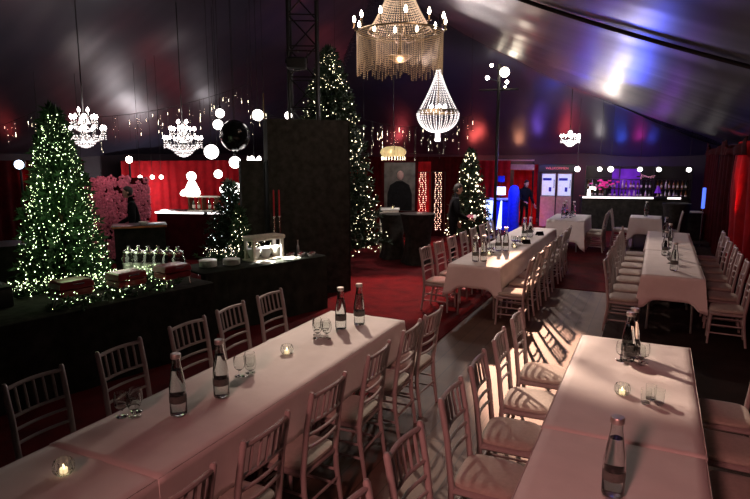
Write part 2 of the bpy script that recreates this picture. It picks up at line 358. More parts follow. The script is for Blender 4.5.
# ------------------------------------------------------------------ tables and linen
def make_table():
    t = thing('folding_table', 'x', 'table')
    MB().bbox((0, 0, .7225), (.74, 1.80, .035), .008).build('tabletop', M['whitewood'], t)
    for sx in (-1, 1):
        for sy in (-1, 1):
            MB().tube([(sx * .28, sy * .72, .706), (sx * .30, sy * .74, .0)], .016, 8).build('leg', M['steel'], t)
    return t
TB = make_table(); tfirst = True
def cloth(cx, w, y0, y1, label, group, drops, zt=.752, seed=0, ends=(1, 1)):
    """linen: top sheet with faint pressed creases, skirts with soft folds and pointed corners"""
    rnd = random.Random(seed); x0, x1 = cx - w / 2, cx + w / 2; mb = MB()
    ny_ = max(12, int((y1 - y0) / .06)); nx_ = 14; d = drops
    def crease(x, y):
        z = .0025 * noise.noise(Vector((x * 5, y * 3, seed))) + .0015 * noise.noise(Vector((x * 14, y * 9, seed)))
        for c in cr: z += .006 * math.exp(-((y - c) / .02) ** 2)
        return z + .005 * math.exp(-((x - cx) / .02) ** 2)
    cr = [y0 + (y1 - y0) * k for k in (.33, .66)]
    o = len(mb.v)
    for j in range(ny_ + 1):
        for i in range(nx_ + 1):
            x = x0 + w * i / nx_; y = y0 + (y1 - y0) * j / ny_
            mb.v.append((x, y, zt + crease(x, y)))
    for j in range(ny_):
        for i in range(nx_):
            a = o + j * (nx_ + 1) + i; mb.f.append((a, a + 1, a + nx_ + 2, a + nx_ + 1))
    # perimeter skirt
    per = []
    def seg(a, b, n): return [(a[0] + (b[0] - a[0]) * k / n, a[1] + (b[1] - a[1]) * k / n) for k in range(n)]
    per = seg((x0, y0), (x1, y0), 14) + seg((x1, y0), (x1, y1), ny_) + seg((x1, y1), (x0, y1), 14) + seg((x0, y1), (x0, y0), ny_)
    rows = 8; rings = []; lens = [0]
    for r in range(rows + 1):
        t = r / rows; ring = []
        for i, (x, y) in enumerate(per):
            nxn = (x >= x1 - 1e-6) - (x <= x0 + 1e-6); nyn = (y >= y1 - 1e-6) - (y <= y0 + 1e-6)
            dx = min(x - x0, x1 - x); dy = min(y - y0, y1 - y)
            ey0 = (y - y0 < y1 - y)
            endk = ends[0] if ey0 else ends[1]
            # corners hang lower and stand off where the cloth folds on itself
            dc = hypot(dx, dy); cn = math.exp(-(dc / .10) ** 2) * endk
            drop = d * (1 + .42 * cn)
            s = y if nxn else x
            wob = .016 * noise.noise(Vector((s * 4.5, 7 * (nxn + 2 * nyn), seed))) + .010 * noise.noise(Vector((s * 11, 3 + nxn, seed)))
            outx = nxn * (.006 + t * (.012 + wob + .055 * cn)); outy = nyn * (.006 + t * (.012 + wob + .055 * cn)) * endk
            e = 1 if endk or nxn else 0
            zz = zt + (crease(x, y) if r == 0 else 0) - drop * t * (1 if (nxn or endk) else 0.008)
            ring.append((x + outx, y + outy, zz))
        rings.append(ring)
    mb.loft(rings)
    ob = mb.build('tablecloth', M['cloth'])
    so = ob.modifiers.new('thickness', 'SOLIDIFY'); so.thickness = .002; so.offset = -1
    return tag(ob, label, 'tablecloth', group)
ROWS = [('buffet-side', -2.77, .87, .10, 5.52, 2.22), ('middle', -2.535, .83, 8.85, 14.30, 11.4), ('front drape-side', -.10, .92, .36, 5.86, 3.78), ('far drape-side', .29, .82, 9.35, 14.85, 12.0)]
for nm, cx, w, a, b, seam in ROWS:
    n = 3; L = (b - a) / n
    for k in range(n):
        y = a + L * (k + .5); lab = 'folding table under white linen, %s from the camera end of the %s row' % (ORD[k], nm)
        if tfirst: TB.location = (cx, y, .012 if cx < -2 else 0); TB['label'] = lab; TB['group'] = 'folding tables under the linen'; tfirst = False; TB.scale = (1, 1, 1)
        else: dup(TB, (cx, y, .012 if cx < -2 else 0), 0, lab, 'folding tables under the linen')
    zt = .765 if cx < -2 else .752
    cloth(cx, w, a, seam, 'white tablecloth on the camera end of the %s long table' % nm, 'white tablecloths', .36, zt, int(seam * 10), (1, 0))
    cloth(cx, w + .012, seam - .1, b, 'white tablecloth on the far end of the %s long table' % nm, 'white tablecloths', .36, zt + .0028, int(seam * 10) + 1, (0, 1))

# ------------------------------------------------------------------ tableware
def make_bottle():
    t = thing('water_bottle', 'x', 'bottle')
    out = [(.030, 0), (.041, .004), (.044, .02), (.044, .16), (.043, .20), (.037, .26), (.029, .32), (.024, .36), (.0225, .405), (.025, .408), (.025, .416), (.022, .418)]
    inn = [(.019, .418), (.0195, .40), (.021, .36), (.026, .32), (.034, .26), (.040, .20), (.041, .16), (.041, .022), (.036, .012), (.01, .010)]
    out = [(a * 1.28, b) for a, b in out]; inn = [(a * 1.28, b) for a, b in inn]
    MB().lathe(out + inn, n=20).build('bottle_glass', M['glass'], t)
    MB().lathe([(.0564, .10), (.0576, .101), (.0576, .15), (.0564, .151)], n=20, cap0=False, cap1=False).build('paper_label', M['frost'], t)
    MB().lathe([(.033, .402), (.0345, .404), (.0345, .43), (.032, .434), (.004, .435)], n=18).build('bottle_cap', M['cap'], t)
    MB().lathe([(.012, .0125), (.046, .014), (.0516, .024), (.0516, .16), (.0503, .20), (.0429, .258), (.0326, .318), (.0322, .322), (.003, .322)], n=18).build('water', M['water'], t)
    return t
def make_glass():
    t = thing('wine_glass', 'x', 'glass')
    MB().lathe([(a * 1.2, b) for a, b in [(.033, .0), (.034, .003), (.014, .007), (.0075, .014), (.007, .045), (.016, .055), (.032, .07), (.039, .10), (.038, .135), (.033, .17), (.0312, .17), (.0362, .135), (.0372, .10), (.030, .072), (.012, .059), (.002, .057)]], n=18).build('glass_bowl', M['glass'], t)
    return t
def make_tumbler():
    t = thing('drinking_glass', 'x', 'glass')
    MB().lathe([(.028, 0), (.031, .003), (.037, .11), (.0355, .11), (.0298, .014), (.002, .012)], n=18).build('glass_wall', M['glass'], t)
    return t
def make_tealight():
    t = thing('tealight_holder', 'x', 'candle')
    n = 14; rings = []
    for r, z in ((.03, 0), (.046, .012), (.056, .035), (.055, .06), (.045, .082), (.041, .082), (.050, .058), (.051, .036), (.042, .016), (.004, .012)):
        rings.append([((r + (.0022 if k % 2 else -.0022)) * cos(2 * pi * k / 28), (r + (.0022 if k % 2 else -.0022)) * sin(2 * pi * k / 28), z) for k in range(28)])
    MB().loft(rings, True, True).build('glass_holder', M['glass'], t)
    MB().lathe([(.018, .013), (.0195, .014), (.0195, .034), (.0165, .034), (.002, .032)], n=16).build('candle_wax', M['wax'], t)
    MB().lathe([(.001, .034), (.0055, .042), (.004, .052), (.0006, .062)], n=8).build('flame', M['flame'], t)
    return t
BT, GL, TU, TL = make_bottle(), make_glass(), make_tumbler(), make_tealight()
used = set()
def put(p, loc, label, group=None, rz=0.):
    if p.name not in used:
        used.add(p.name); p.location = loc; p.rotation_euler = (0, 0, rz); p['label'] = label
        if group: p['group'] = group
        return p
    return dup(p, loc, rz, label, group)
ZA, ZC = .768, .756
bottles = [(-2.80, 2.76, 'capped water bottle on the buffet-side table, first from the camera end'),
 (-2.74, 3.12, 'capped water bottle on the buffet-side table, second from the camera end'),
 (-2.77, 4.95, 'water bottle behind glasses on the buffet-side table, third from the camera end'),
 (-2.68, 5.18, 'water bottle at the far end of the buffet-side table'),
 (-.10, 3.04, 'water bottle on the front drape-side table, first from the camera end'),
 (-.13, 5.24, 'water bottle beside a cluster of glasses at the far end of the front table'),
 (-.10, 5.40, 'water bottle standing last at the far end of the front drape-side table'),
 (-2.62, 9.24, 'silver-topped water bottle at the camera end of the middle table, cocktail-table side'),
 (-2.50, 9.30, 'silver-topped water bottle at the camera end of the middle table, aisle side'),
 (-2.42, 10.5, 'water bottle in the pair on the middle table, aisle side of the pair'),
 (-2.54, 10.46, 'water bottle in the pair on the middle table, far side of the pair'),
 (-2.47, 12.4, 'water bottle towards the far end of the middle table, first of two'),
 (-2.38, 12.55, 'water bottle towards the far end of the middle table, second of two'),
 (.31, 9.86, 'water bottle at the camera end of the far drape-side table'),
 (.20, 11.3, 'water bottle on the far drape-side table, second from the camera end'),
 (.28, 12.6, 'water bottle on the far drape-side table, third from the camera end'),
 (.22, 13.9, 'water bottle on the far drape-side table, fourth from the camera end')]
for k, (x, y, lab) in enumerate(bottles):
    put(BT, (x, y, ZA if x < -2 else ZC), lab, 'water bottles on the long tables', k * 1.3)
clusters = [(-3.13, 2.58, ZA, 3, GL, 'buffet-side table beside the camera-end bottle'), (-2.88, 3.50, ZA, 3, GL, 'buffet-side table between bottles and tealight'), (-2.83, 4.60, ZA, 4, GL, 'buffet-side table in front of the far bottles'),
 (-.12, 5.14, ZC, 5, GL, 'front drape-side table at the foot of the far bottles'), (.03, 4.36, ZC, 3, TU, 'front drape-side table beside the tealight'),
 (-2.66, 10.2, ZA, 3, GL, 'middle table beside the bottle pair'), (-2.42, 11.3, ZA, 4, GL, 'middle table halfway along'), (-2.5, 12.9, ZA, 3, GL, 'middle table near its far end'),
 (.26, 10.5, ZC, 3, GL, 'far drape-side table behind its first bottle'), (.18, 11.7, ZC, 3, GL, 'far drape-side table behind its second bottle'), (.24, 13.2, ZC, 3, GL, 'far drape-side table before its last bottle')]
offs = [(0, 0), (.085, .03), (.03, .095), (-.06, .09), (.115, .115)]
nmz = ['one', 'two', 'three', 'four', 'five']
for x, y, z, n, p, where in clusters:
    for k in range(n):
        kind = 'stemmed clear glass' if p is GL else 'clear tumbler'
        put(p, (x + offs[k][0], y + offs[k][1], z), '%s clustered on the %s' % (kind, where), 'glasses on the ' + where)
teal = [(-2.83, 1.93, ZA, 'faceted tealight glowing at the camera end of the buffet-side table'), (-2.84, 4.10, ZA, 'tealight in round glass on the buffet-side table, beside the stemmed glasses'),
 (-.13, 4.46, ZC, 'tealight in round glass on the front drape-side table'), (-2.58, 9.95, ZA, 'tealight burning between bottles at the camera end of the middle table'), (-2.36, 10.95, ZA, 'tealight halfway along the middle table'), (-2.40, 12.0, ZA, 'tealight near the far end of the middle table')]
for x, y, z, lab in teal: put(TL, (x, y, z), lab, 'tealights on the long tables')
for k, (x, y, r) in enumerate([(-2.26, 11.55, .5), (-2.24, 12.9, .7)]):
    t = thing('menu_card', 'small dark folded card %s on the middle table' % ('halfway along' if k == 0 else 'near the far end'), 'card', (x, y, ZA + .001), r)
    MB().box((0, -.032, .045), (.15, .003, .10), rot=Matrix.Rotation(-.6, 3, 'X')).box((0, .032, .045), (.15, .003, .10), rot=Matrix.Rotation(.6, 3, 'X')).build('folded_card', M['darkcloth'], t, smooth=False)

# ------------------------------------------------------------------ buffet
def buffet(label, a, b, depth, m, seed):
    d = Vector((b[0] - a[0], b[1] - a[1], 0)); L = d.length
    t = thing('buffet_table', label, 'table', (a[0], a[1], 0), atan2(d.y, d.x))
    MB().bbox((L / 2, depth / 2, .80), (L, depth, .04), .012).build('tabletop', m, t)
    drp = drape('table_skirt', None, [(0, -.01), (L, -.01)], .015, .80, m, .018, .55, t, seed=seed)
    drape('table_skirt', None, [(L, -.01), (L, depth)], .015, .80, m, .016, .5, t, seed=seed + 1)
    for x in (.1, L - .1):
        for y in (.1, depth - .1): MB().tube([(x, y, 0), (x, y, .79)], .02, 8).build('leg', M['steel'], t)
    return t
buffet('long black-draped buffet table carrying chafing dishes in front of the lit fir tree', (-6.40, .6), (-5.28, 5.95), 1.35, M['black'], 21)
buffet('black-draped buffet table with the bright lamp shelf, end by the dark screen', (-5.76, 6.32), (-5.00, 8.44), .82, M['darkgreen'], 31)
# chafing dishes
def make_chafer():
    t = thing('chafing_dish', 'x', 'chafing dish')
    MB().bbox((0, 0, .145), (.28, .37, .085), .012).build('water_pan', M['chafred'], t)
    l = MB()
    l.loft([[(sx * x, sy * y, z) for sx, sy in ((-1, -1), (1, -1), (1, 1), (-1, 1))] for x, y, z in ((.142, .187, .189), (.15, .195, .196), (.147, .192, .21), (.138, .183, .262), (.118, .163, .276))], True, True)
    lid = l.build('lid', M['chafred'], t, bevel=.006)
    MB().tube([(.138, -.06, .235), (.18, -.06, .245), (.18, .06, .245), (.138, .06, .235)], .008, 8).build('handle', M['chrome'], lid)
    for sx in (-1, 1):
        for sy in (-1, 1): MB().tube([(sx * .12, sy * .16, .12), (sx * .125, sy * .17, 0)], .009, 8).build('leg', M['chrome'], t)
    MB().lathe([(.035, .0), (.037, .002), (.037, .045), (.03, .05), (.003, .05)], (0, .0, .0), 14).build('burner', M['steel'], t)
    return t
CHF = make_chafer()
for x, y, r, lab in [(-6.22, 3.32, -.2, 'dark chafing dish at the camera end of the buffet'), (-5.97, 4.37, -.22, 'red-lidded chafing dish in front of the fir tree'), (-5.80, 4.99, -.16, 'red-lidded chafing dish, middle of the three on the buffet'), (-5.63, 5.58, -.24, 'red-lidded chafing dish beside the black cloth overlap')]:
    put(CHF, (x, y, .822), lab, 'chafing dishes on the buffet', r)
# glass storage jars
def make_jar():
    t = thing('glass_jar', 'x', 'jar')
    MB().lathe([(.055, 0), (.062, .006), (.064, .15), (.05, .18), (.046, .19), (.043, .19), (.046, .178), (.06, .15), (.058, .01), (.003, .008)], n=18).build('jar_glass', M['glass'], t)
    MB().lathe([(.05, .191), (.052, .196), (.05, .21), (.02, .222), (.012, .24), (.016, .25), (.003, .256)], n=16).build('lid', M['chrome'], t)
    MB().lathe([(.003, .01), (.056, .012), (.057, .10), (.003, .108)], n=14).build('jar_contents', M['foodwhite'], t)
    return t
JR = make_jar(); JR.scale = (1.5, 1.5, 1.65)
for k in range(6):
    put(JR, (-6.66 + .135 * k, 5.80 + .05 * k, .822), 'lidded glass jar, %s from the fir tree in the row behind the chafing dishes' % ORD[k], 'glass jars behind the chafing dishes')
for k, (x, y, lab) in enumerate([(-6.22, 4.75, 'first from the camera end'), (-6.08, 5.32, 'in the middle'), (-5.95, 5.86, 'beside the glass jars')]):
    put(TL, (x, y, .822), 'tealight glowing among greenery between the chafing dishes, ' + lab, 'tealights among the buffet greenery')
# plates
PL = thing('dinner_plate', 'x', 'plate')
MB().lathe([(.05, 0), (.085, .004), (.13, .016), (.132, .018), (.13, .019), (.085, .008), (.003, .006)], n=24).build('plate_body', M['porcelain'], PL)
for s, (x, y, n) in enumerate([(-6.05, 6.72, 12), (-5.85, 7.02, 10)]):
    for k in range(n):
        put(PL, (x, y, .822 + .0085 * k), 'dinner plate in the %s stack beside the bright lamp shelf' % ('taller' if s == 0 else 'shorter'), ('taller' if s == 0 else 'shorter') + ' plate stack on the buffet')
# lamp shelf with glowing food bowls
rzb = atan2(2.12, .76)
t = thing('heat_lamp_shelf', 'whitewashed food shelf with a glowing lamp under its top on the buffet', 'shelf', (-5.70, 7.66, .822), rzb)
MB().bbox((0, 0, .36), (.64, .30, .07), .015).build('shelf_top', M['whitewood'], t)
for sx in (-1, 1):
    for sy in (-1, 1): MB().bbox((sx * .27, sy * .11, .165), (.05, .05, .33), .006).build('leg', M['whitewood'], t)
MB().box((.05, 0, .318), (.5, .12, .012)).build('lamp_tube', M['screenwhite'], t)
MB().bbox((0, 0, .012), (.64, .30, .022), .004).build('shelf_base', M['whitewood'], t)
BW = thing('food_bowl', 'x', 'bowl'); BW.scale = (1.1, 1.1, 1.7)
MB().lathe([(.05, 0), (.055, .004), (.10, .07), (.105, .10), (.10, .10), (.094, .07), (.05, .012), (.002, .01)], n=24).build('bowl_body', M['porcelain'], BW)
MB().lathe([(.092, .07), (.085, .09), (.05, .105), (.003, .112)], n=18).build('food', M['foodwhite'], BW)
for k, (dx, lab) in enumerate([(-.19, 'first from the plates'), (.02, 'in the middle'), (.23, 'beside the red candles')]):
    put(BW, (-5.70 + cos(rzb) * dx, 7.66 + sin(rzb) * dx, .8455), 'white bowl of pale food under the glowing shelf, ' + lab, 'food bowls under the lamp shelf')
for k, (x, y, r) in enumerate([(-5.46, 7.36, rzb), (-5.30, 7.86, rzb)]):
    t = thing('serving_platter', 'white serving platter in front of the lamp shelf, %s' % ('by the plates' if k == 0 else 'towards the screen'), 'platter', (x, y, .822), r, 'serving platters by the lamp shelf')
    MB().lathe([(.10, 0), (.15, .012), (.155, .018), (.15, .02), (.10, .008), (.003, .007)], n=26).build('platter_body', M['porcelain'], t)
    MB().lathe([(.10, .009), (.08, .03), (.04, .045), (.003, .05)], n=12).build('food', M['foodwhite'], t)
for k in range(7):
    t = thing('dessert_bowl', 'small bowl of dark fruit, %s from the lamp shelf at the buffet end' % ORD[k], 'bowl', (-5.62 + .068 * k + (.10 if k % 2 else 0), 8.02 + .055 * k - (.06 if k % 2 else 0), .822), 0, 'small bowls at the buffet end')
    MB().lathe([(.03, 0), (.032, .003), (.055, .045), (.052, .045), (.03, .006), (.002, .005)], n=16).build('bowl_body', M['porcelain'], t)
    MB().ball((.012, 0, .035), .022, 10, 6).ball((-.016, .014, .034), .02, 10, 6).ball((-.01, -.02, .034), .02, 10, 6).build('fruit', M['chafred'], t)
t = thing('oil_bottle', 'slim pale bottle standing at the screen end of the buffet', 'bottle', (-5.55, 8.42, .822))
MB().lathe([(.02, 0), (.023, .004), (.023, .11), (.01, .15), (.009, .2), (.011, .205), (.003, .206)], n=14).build('bottle_glass', M['cap'], t)
MB().lathe([(.011, .207), (.012, .209), (.012, .225), (.003, .227)], n=12).build('bottle_cap', M['whitewood'], t)
for k, (x, y) in enumerate([(-6.06, 8.46), (-6.01, 8.55)]):
    t = thing('tall_candlestick', 'tall glass candlestick with a red taper, %s the dark screen' % ('farther from' if k == 0 else 'beside'), 'candlestick', (x, y, .0), 0, 'tall candlesticks with red tapers')
    MB().lathe([(.09, 0), (.09, .012), (.02, .03), (.015, .05), (.015, 1.42), (.03, 1.44), (.03, 1.46), (.003, 1.46)], n=14).build('stem', M['glass'] if k == 3 else M['chrome'], t)
    MB().lathe([(.015, 1.461), (.014, 1.88), (.004, 1.9)], n=12).build('taper_candle', M['candlered'], t)
t = thing('storage_box', 'dark box standing at the camera end of the buffet below the fir tree', 'box', (-6.62, 3.80, .822), -.2)
MB().bbox((0, 0, .11), (.34, .42, .22), .012).build('box_body', M['plasticblack'], t)
MB().bbox((0, 0, .232), (.355, .435, .02), .006).build('lid', M['blackmetal'], t)
# cloth overlap where the two buffet tables meet
drape('table_cloth_end', 'dark green-black cloth end hanging where the two buffet tables meet', [(-5.79, 6.27), (-5.73, 6.36), (-5.60, 6.72)], .02, .815, M['darkgreen'], .02, .2, seed=77, cat='tablecloth')

# ------------------------------------------------------------------ greenery and lights
def bough(mb, p, d, L, rnd, dens=26, nl=.075):
    """one drooping branch of a fir with a spray of needles"""
    d = Vector(d).normalized(); p = Vector(p); side = d.cross(Vector((0, 0, 1))).normalized(); up = side.cross(d)
    pts = [p + d * (L * k / 4) + Vector((0, 0, -.16 * L * (k / 4) ** 2)) for k in range(5)]
    mb.tube(pts, [.011, .009, .007, .005, .002], 4)
    for k in range(int(dens * L / .5) + 6):
        u = rnd.uniform(.12, 1.0); q = p + d * (L * u) + Vector((0, 0, -.16 * L * u * u))
        a = rnd.uniform(0, 2 * pi); nd = (d * rnd.uniform(.5, 1.) + (side * cos(a) + up * sin(a)) * rnd.uniform(.5, 1.)).normalized()
        l = nl * rnd.uniform(.8, 1.6); w = nd.cross(Vector((rnd.uniform(-1, 1), rnd.uniform(-1, 1), rnd.uniform(-1, 1)))).normalized() * l * .16
        e = q + nd * l; m2 = q + nd * l * .45; w2 = nd.cross(w)
        mb.add([q, m2 + w, e, m2 - w * .5 + w2 * .86, m2 - w * .5 - w2 * .86], [(0, 1, 3), (0, 3, 4), (0, 4, 1), (2, 3, 1), (2, 4, 3), (2, 1, 4)])
def fir(label, loc, H, R, nb, lights, mneedle, mlight, lr, seed, z0=.25, group='lit fir trees', power=1., glow=None):
    rnd = random.Random(seed); t = thing('fir_tree', label, 'tree', loc, 0, group)
    MB().tube([(0, 0, 0), (0, 0, H * .5), (0, 0, H * .97)], [.05 * H / 2.5, .03 * H / 2.5, .006], 8).build('trunk', M['bark'], t)
    f = MB(); L = MB()
    for k in range(nb):
        u = (k + .5) / nb; z = z0 + (H - z0) * (1 - (1 - u) ** .62 if False else u ** 1.15)
        rr = R * (1 - (z - z0) / (H - z0)) ** .70 * rnd.uniform(.82, 1.12) + .05
        a = k * 2.399963 + rnd.uniform(-.3, .3)
        bough(f, (0, 0, z), (cos(a), sin(a), .38 + .5 * (z / H) ** 3), rr * 1.08, rnd, nl=.06 + .03 * H / 3)
    for k in range(10): bough(f, (0, 0, H * .93), (.25 * cos(k * .63), .25 * sin(k * .63), 1), H * .075, rnd, nl=.05)
    f.build('foliage', mneedle, t)
    for k in range(lights):
        u = rnd.random() ** 1.25; z = z0 - .05 + (H - z0) * u
        rr = (R * (1 - (z - z0) / (H - z0)) ** .70 + .04) * rnd.uniform(.72, 1.1); a = rnd.uniform(0, 2 * pi)
        L.octa((rr * cos(a), rr * sin(a), z + rr * .15), lr * rnd.choice((.6, .8, 1, 1, 1.3, 2.)))
    L.build('fairy_lights', mlight, t, kind='stuff', smooth=False)
    return t
fir('wide green fir tree hung with many green-white lights behind the buffet', (-7.62, 5.5, .012), 3.10, .63, 280, 1900, M['needle'], M['fairy'], .0048, 1, z0=.35)
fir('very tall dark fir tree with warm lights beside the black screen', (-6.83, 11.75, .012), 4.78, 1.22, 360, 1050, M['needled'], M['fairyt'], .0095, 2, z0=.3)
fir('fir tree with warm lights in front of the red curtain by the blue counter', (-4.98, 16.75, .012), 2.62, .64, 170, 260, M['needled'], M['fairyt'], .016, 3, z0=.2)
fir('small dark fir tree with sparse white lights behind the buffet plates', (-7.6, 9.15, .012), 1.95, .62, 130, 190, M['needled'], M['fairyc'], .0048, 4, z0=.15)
fir('slim lit fir bush behind the bright lamp shelf and below the red tapers', (-6.46, 8.0, .012), 1.55, .24, 90, 130, M['needle'], M['fairyw'], .006, 5, z0=.3)
def garland(label, pts, n, seed, mneedle=M['needle'], mlight=M['fairy'], spread=.15, nb=40, lr=.005):
    rnd = random.Random(seed); t = thing('lit_garland', label, 'garland', pts[0], 0, 'lit garlands on the buffet')
    P = [Vector(p) - Vector(pts[0]) for p in pts]; f = MB(); L = MB(); w = MB()
    def at(u):
        s = u * (len(P) - 1); k = min(int(s), len(P) - 2); return P[k].lerp(P[k + 1], s - k)
    for k in range(nb):
        p = at((k + .5) / nb); a = rnd.uniform(0, 2 * pi); bough(f, p + Vector((0, 0, .01)), (cos(a), sin(a), rnd.uniform(.15, .9)), rnd.uniform(.12, .24), rnd, 18, .055)
    f.build('greenery', mneedle, t)
    wp = []
    for k in range(n):
        p = at(k / (n - 1)) + Vector((rnd.uniform(-spread, spread), rnd.uniform(-spread, spread), rnd.uniform(.015, .2)))
        L.octa(p, lr * rnd.choice((.6, .8, 1, 1, 1.6)));
        if k % 4 == 0: wp.append(p)
    w.tube(wp, .0045, 4).build('light_wire', M['chrome'], t)
    L.build('fairy_lights', mlight, t, kind='stuff', smooth=False)
garland('lit greenery garland on the buffet between dark box and fir tree', [(-6.95, 3.3, .825), (-6.75, 4.2, .825), (-6.62, 4.8, .825)], 200, 11, nb=54)
garland('dense lit greenery garland around the red-lidded chafing dishes', [(-6.42, 4.5, .825), (-6.27, 5.2, .825), (-6.05, 5.8, .825)], 320, 12, nb=64)
garland('lit greenery along the buffet edge in front of chafing dishes', [(-5.80, 4.0, .825), (-5.66, 4.7, .825), (-5.50, 5.45, .825)], 60, 13, nb=20, spread=.05, lr=.005)
garland('lit greenery garland behind the bright lamp shelf', [(-6.42, 7.0, .825), (-6.25, 7.5, .825), (-6.08, 7.95, .825), (-5.9, 8.3, .825)], 110, 14, nb=44, mlight=M['fairyw'], spread=.09)

# ------------------------------------------------------------------ black screen, truss
def screen(label, a, b, h, seed, thick=.35):
    d = Vector((b[0] - a[0], b[1] - a[1], 0)); L = d.length; t = thing('drape_screen', label, 'screen', (a[0], a[1], 0), atan2(d.y, d.x), 'black drape screens')
    MB().bbox((L / 2, thick / 2 + .02, h / 2), (L, thick, h), .01).build('screen_core', M['black'], t)
    drape('screen_cloth', None, [(-.01, -.02), (L + .01, -.02)], .015, h + .01, M['black'], .02, .24, t, seed=seed)
    drape('screen_cloth', None, [(L + .03, -.02), (L + .03, thick + .03)], .015, h + .01, M['black'], .015, .2, t, seed=seed + 3)
screen('tall black draped screen standing behind the end of the buffet', (-6.27, 8.62), (-5.27, 9.74), 3.12, 41)
screen('lower black draped screen beside the tall one, behind the red tapers', (-6.66, 8.34), (-6.40, 8.62), 2.4, 45, .25)
t = thing('truss_tower', 'black lattice truss tower rising behind the black screen to the roof', 'truss', (-6.40, 10.05, 0), .5)
hw = .27
for sx in (-1, 1):
    for sy in (-1, 1): MB().tube([(sx * hw, sy * hw, 0), (sx * hw, sy * hw, 6.3)], .032, 10).build('chord', M['blackmetal'], t)
for k, (a, b) in enumerate((((-1, -1), (1, -1)), ((1, -1), (1, 1)), ((1, 1), (-1, 1)), ((-1, 1), (-1, -1)))):
    m_ = MB()
    for j in range(11):
        z = .1 + .56 * j; p, q = (a, b) if j % 2 else (b, a)
        m_.tube([(p[0] * hw, p[1] * hw, z), (q[0] * hw, q[1] * hw, z + .56)], .016, 6); m_.tube([(a[0] * hw, a[1] * hw, z), (b[0] * hw, b[1] * hw, z)], .014, 6)
    m_.build('lattice', M['blackmetal'], t)
MB().bbox((0, 0, .02), (.8, .8, .03), .008).build('base_plate', M['blackmetal'], t)
t = thing('stage_lamp', 'dark boxy stage lamp clamped to the truss tower', 'lamp', (-6.28, 9.62, 4.1), .5)
MB().bbox((0, 0, .10), (.36, .26, .22), .03).build('lamp_body', M['plasticblack'], t)
MB().tube([(-.2, 0, .1), (-.2, .02, .34), (.2, .02, .34), (.2, 0, .1)], .014, 8).build('yoke', M['blackmetal'], t)
MB().tube([(0, .02, .34), (0, .35, .36)], .02, 8).build('clamp', M['blackmetal'], t)
MB().lathe([(.08, 0), (.085, .01), (.06, .03), (.003, .032)], (0, 0, -.035), 16).build('lens', M['glass'], t)

# ------------------------------------------------------------------ chandeliers
def cablelen(x, y, z): return zceil(x, y) - z
def strand(mb, p0, p1, sag, r, n):
    p0 = Vector(p0); p1 = Vector(p1)
    for k in range(n + 1):
        u = k / n; q = p0.lerp(p1, u); q.z -= sag * 4 * u * (1 - u); mb.octa(q, r)
x, y, z = -3.50, 8.08, 4.24
t = thing('beaded_chandelier', 'large amber fringed chandelier with candle bulbs on its ring, above the middle aisle', 'chandelier', (x, y, z))
MB().tube([(0, 0, .95), (0, 0, cablelen(x, y, z))], .012, 8).build('cable', M['cable'], t)
MB().tube([(.62 * cos(2 * pi * k / 40), .62 * sin(2 * pi * k / 40), 0) for k in range(41)], .014, 8).build('ring', M['brass'], t)
MB().lathe([(.05, .78), (.13, .80), (.15, .86), (.09, .92), (.03, .96)], n=18).build('crown', M['brass'], t)
b = MB()
for k in range(64):
    a = 2 * pi * k / 64
    for j in range(26):
        u = j / 25; r = .12 + .34 * u ** 1.7; zz = .82 * (1 - u) + .01
        b.octa((r * cos(a), r * sin(a), zz), .0115)
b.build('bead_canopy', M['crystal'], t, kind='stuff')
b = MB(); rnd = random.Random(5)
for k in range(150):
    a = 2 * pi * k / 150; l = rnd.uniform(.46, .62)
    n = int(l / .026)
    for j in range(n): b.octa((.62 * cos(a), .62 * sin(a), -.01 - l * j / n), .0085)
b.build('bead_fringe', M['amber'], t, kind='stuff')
b = MB()
for k in range(40):
    a = 2 * pi * k / 40; l = rnd.uniform(.34, .45)
    for j in range(14): b.octa((.34 * cos(a), .34 * sin(a), -.02 - l * j / 14), .0085)
b.build('bead_fringe', M['amber'], t, kind='stuff')
MB().lathe([(.018, .9), (.018, -.2), (.05, -.26), (.03, -.34), (.012, -.40)], n=14).build('stem', M['brass'], t)
MB().lathe([(.003, -.42), (.06, -.41), (.15, -.36), (.18, -.33), (.175, -.325), (.14, -.35), (.003, -.39)], n=24).build('bottom_dish', M['brass'], t)
for k in range(12):
    a = 2 * pi * k / 12; c_, s_ = cos(a), sin(a)
    ar = MB().tube([(.03 * c_, .03 * s_, -.02), (.3 * c_, .3 * s_, -.1), (.62 * c_, .62 * s_, .0), (.66 * c_, .66 * s_, .05)], .009, 6).lathe([(.028, .05), (.03, .056), (.012, .062), (.012, .13), (.003, .131)], (.66 * c_, .66 * s_, 0), 10).build('candle_arm', M['brass'], t)
    MB().lathe([(.010, .132), (.024, .16), (.019, .19), (.005, .225)], (.66 * c_, .66 * s_, 0), 10).build('candle_bulb', M['bulb'], ar)
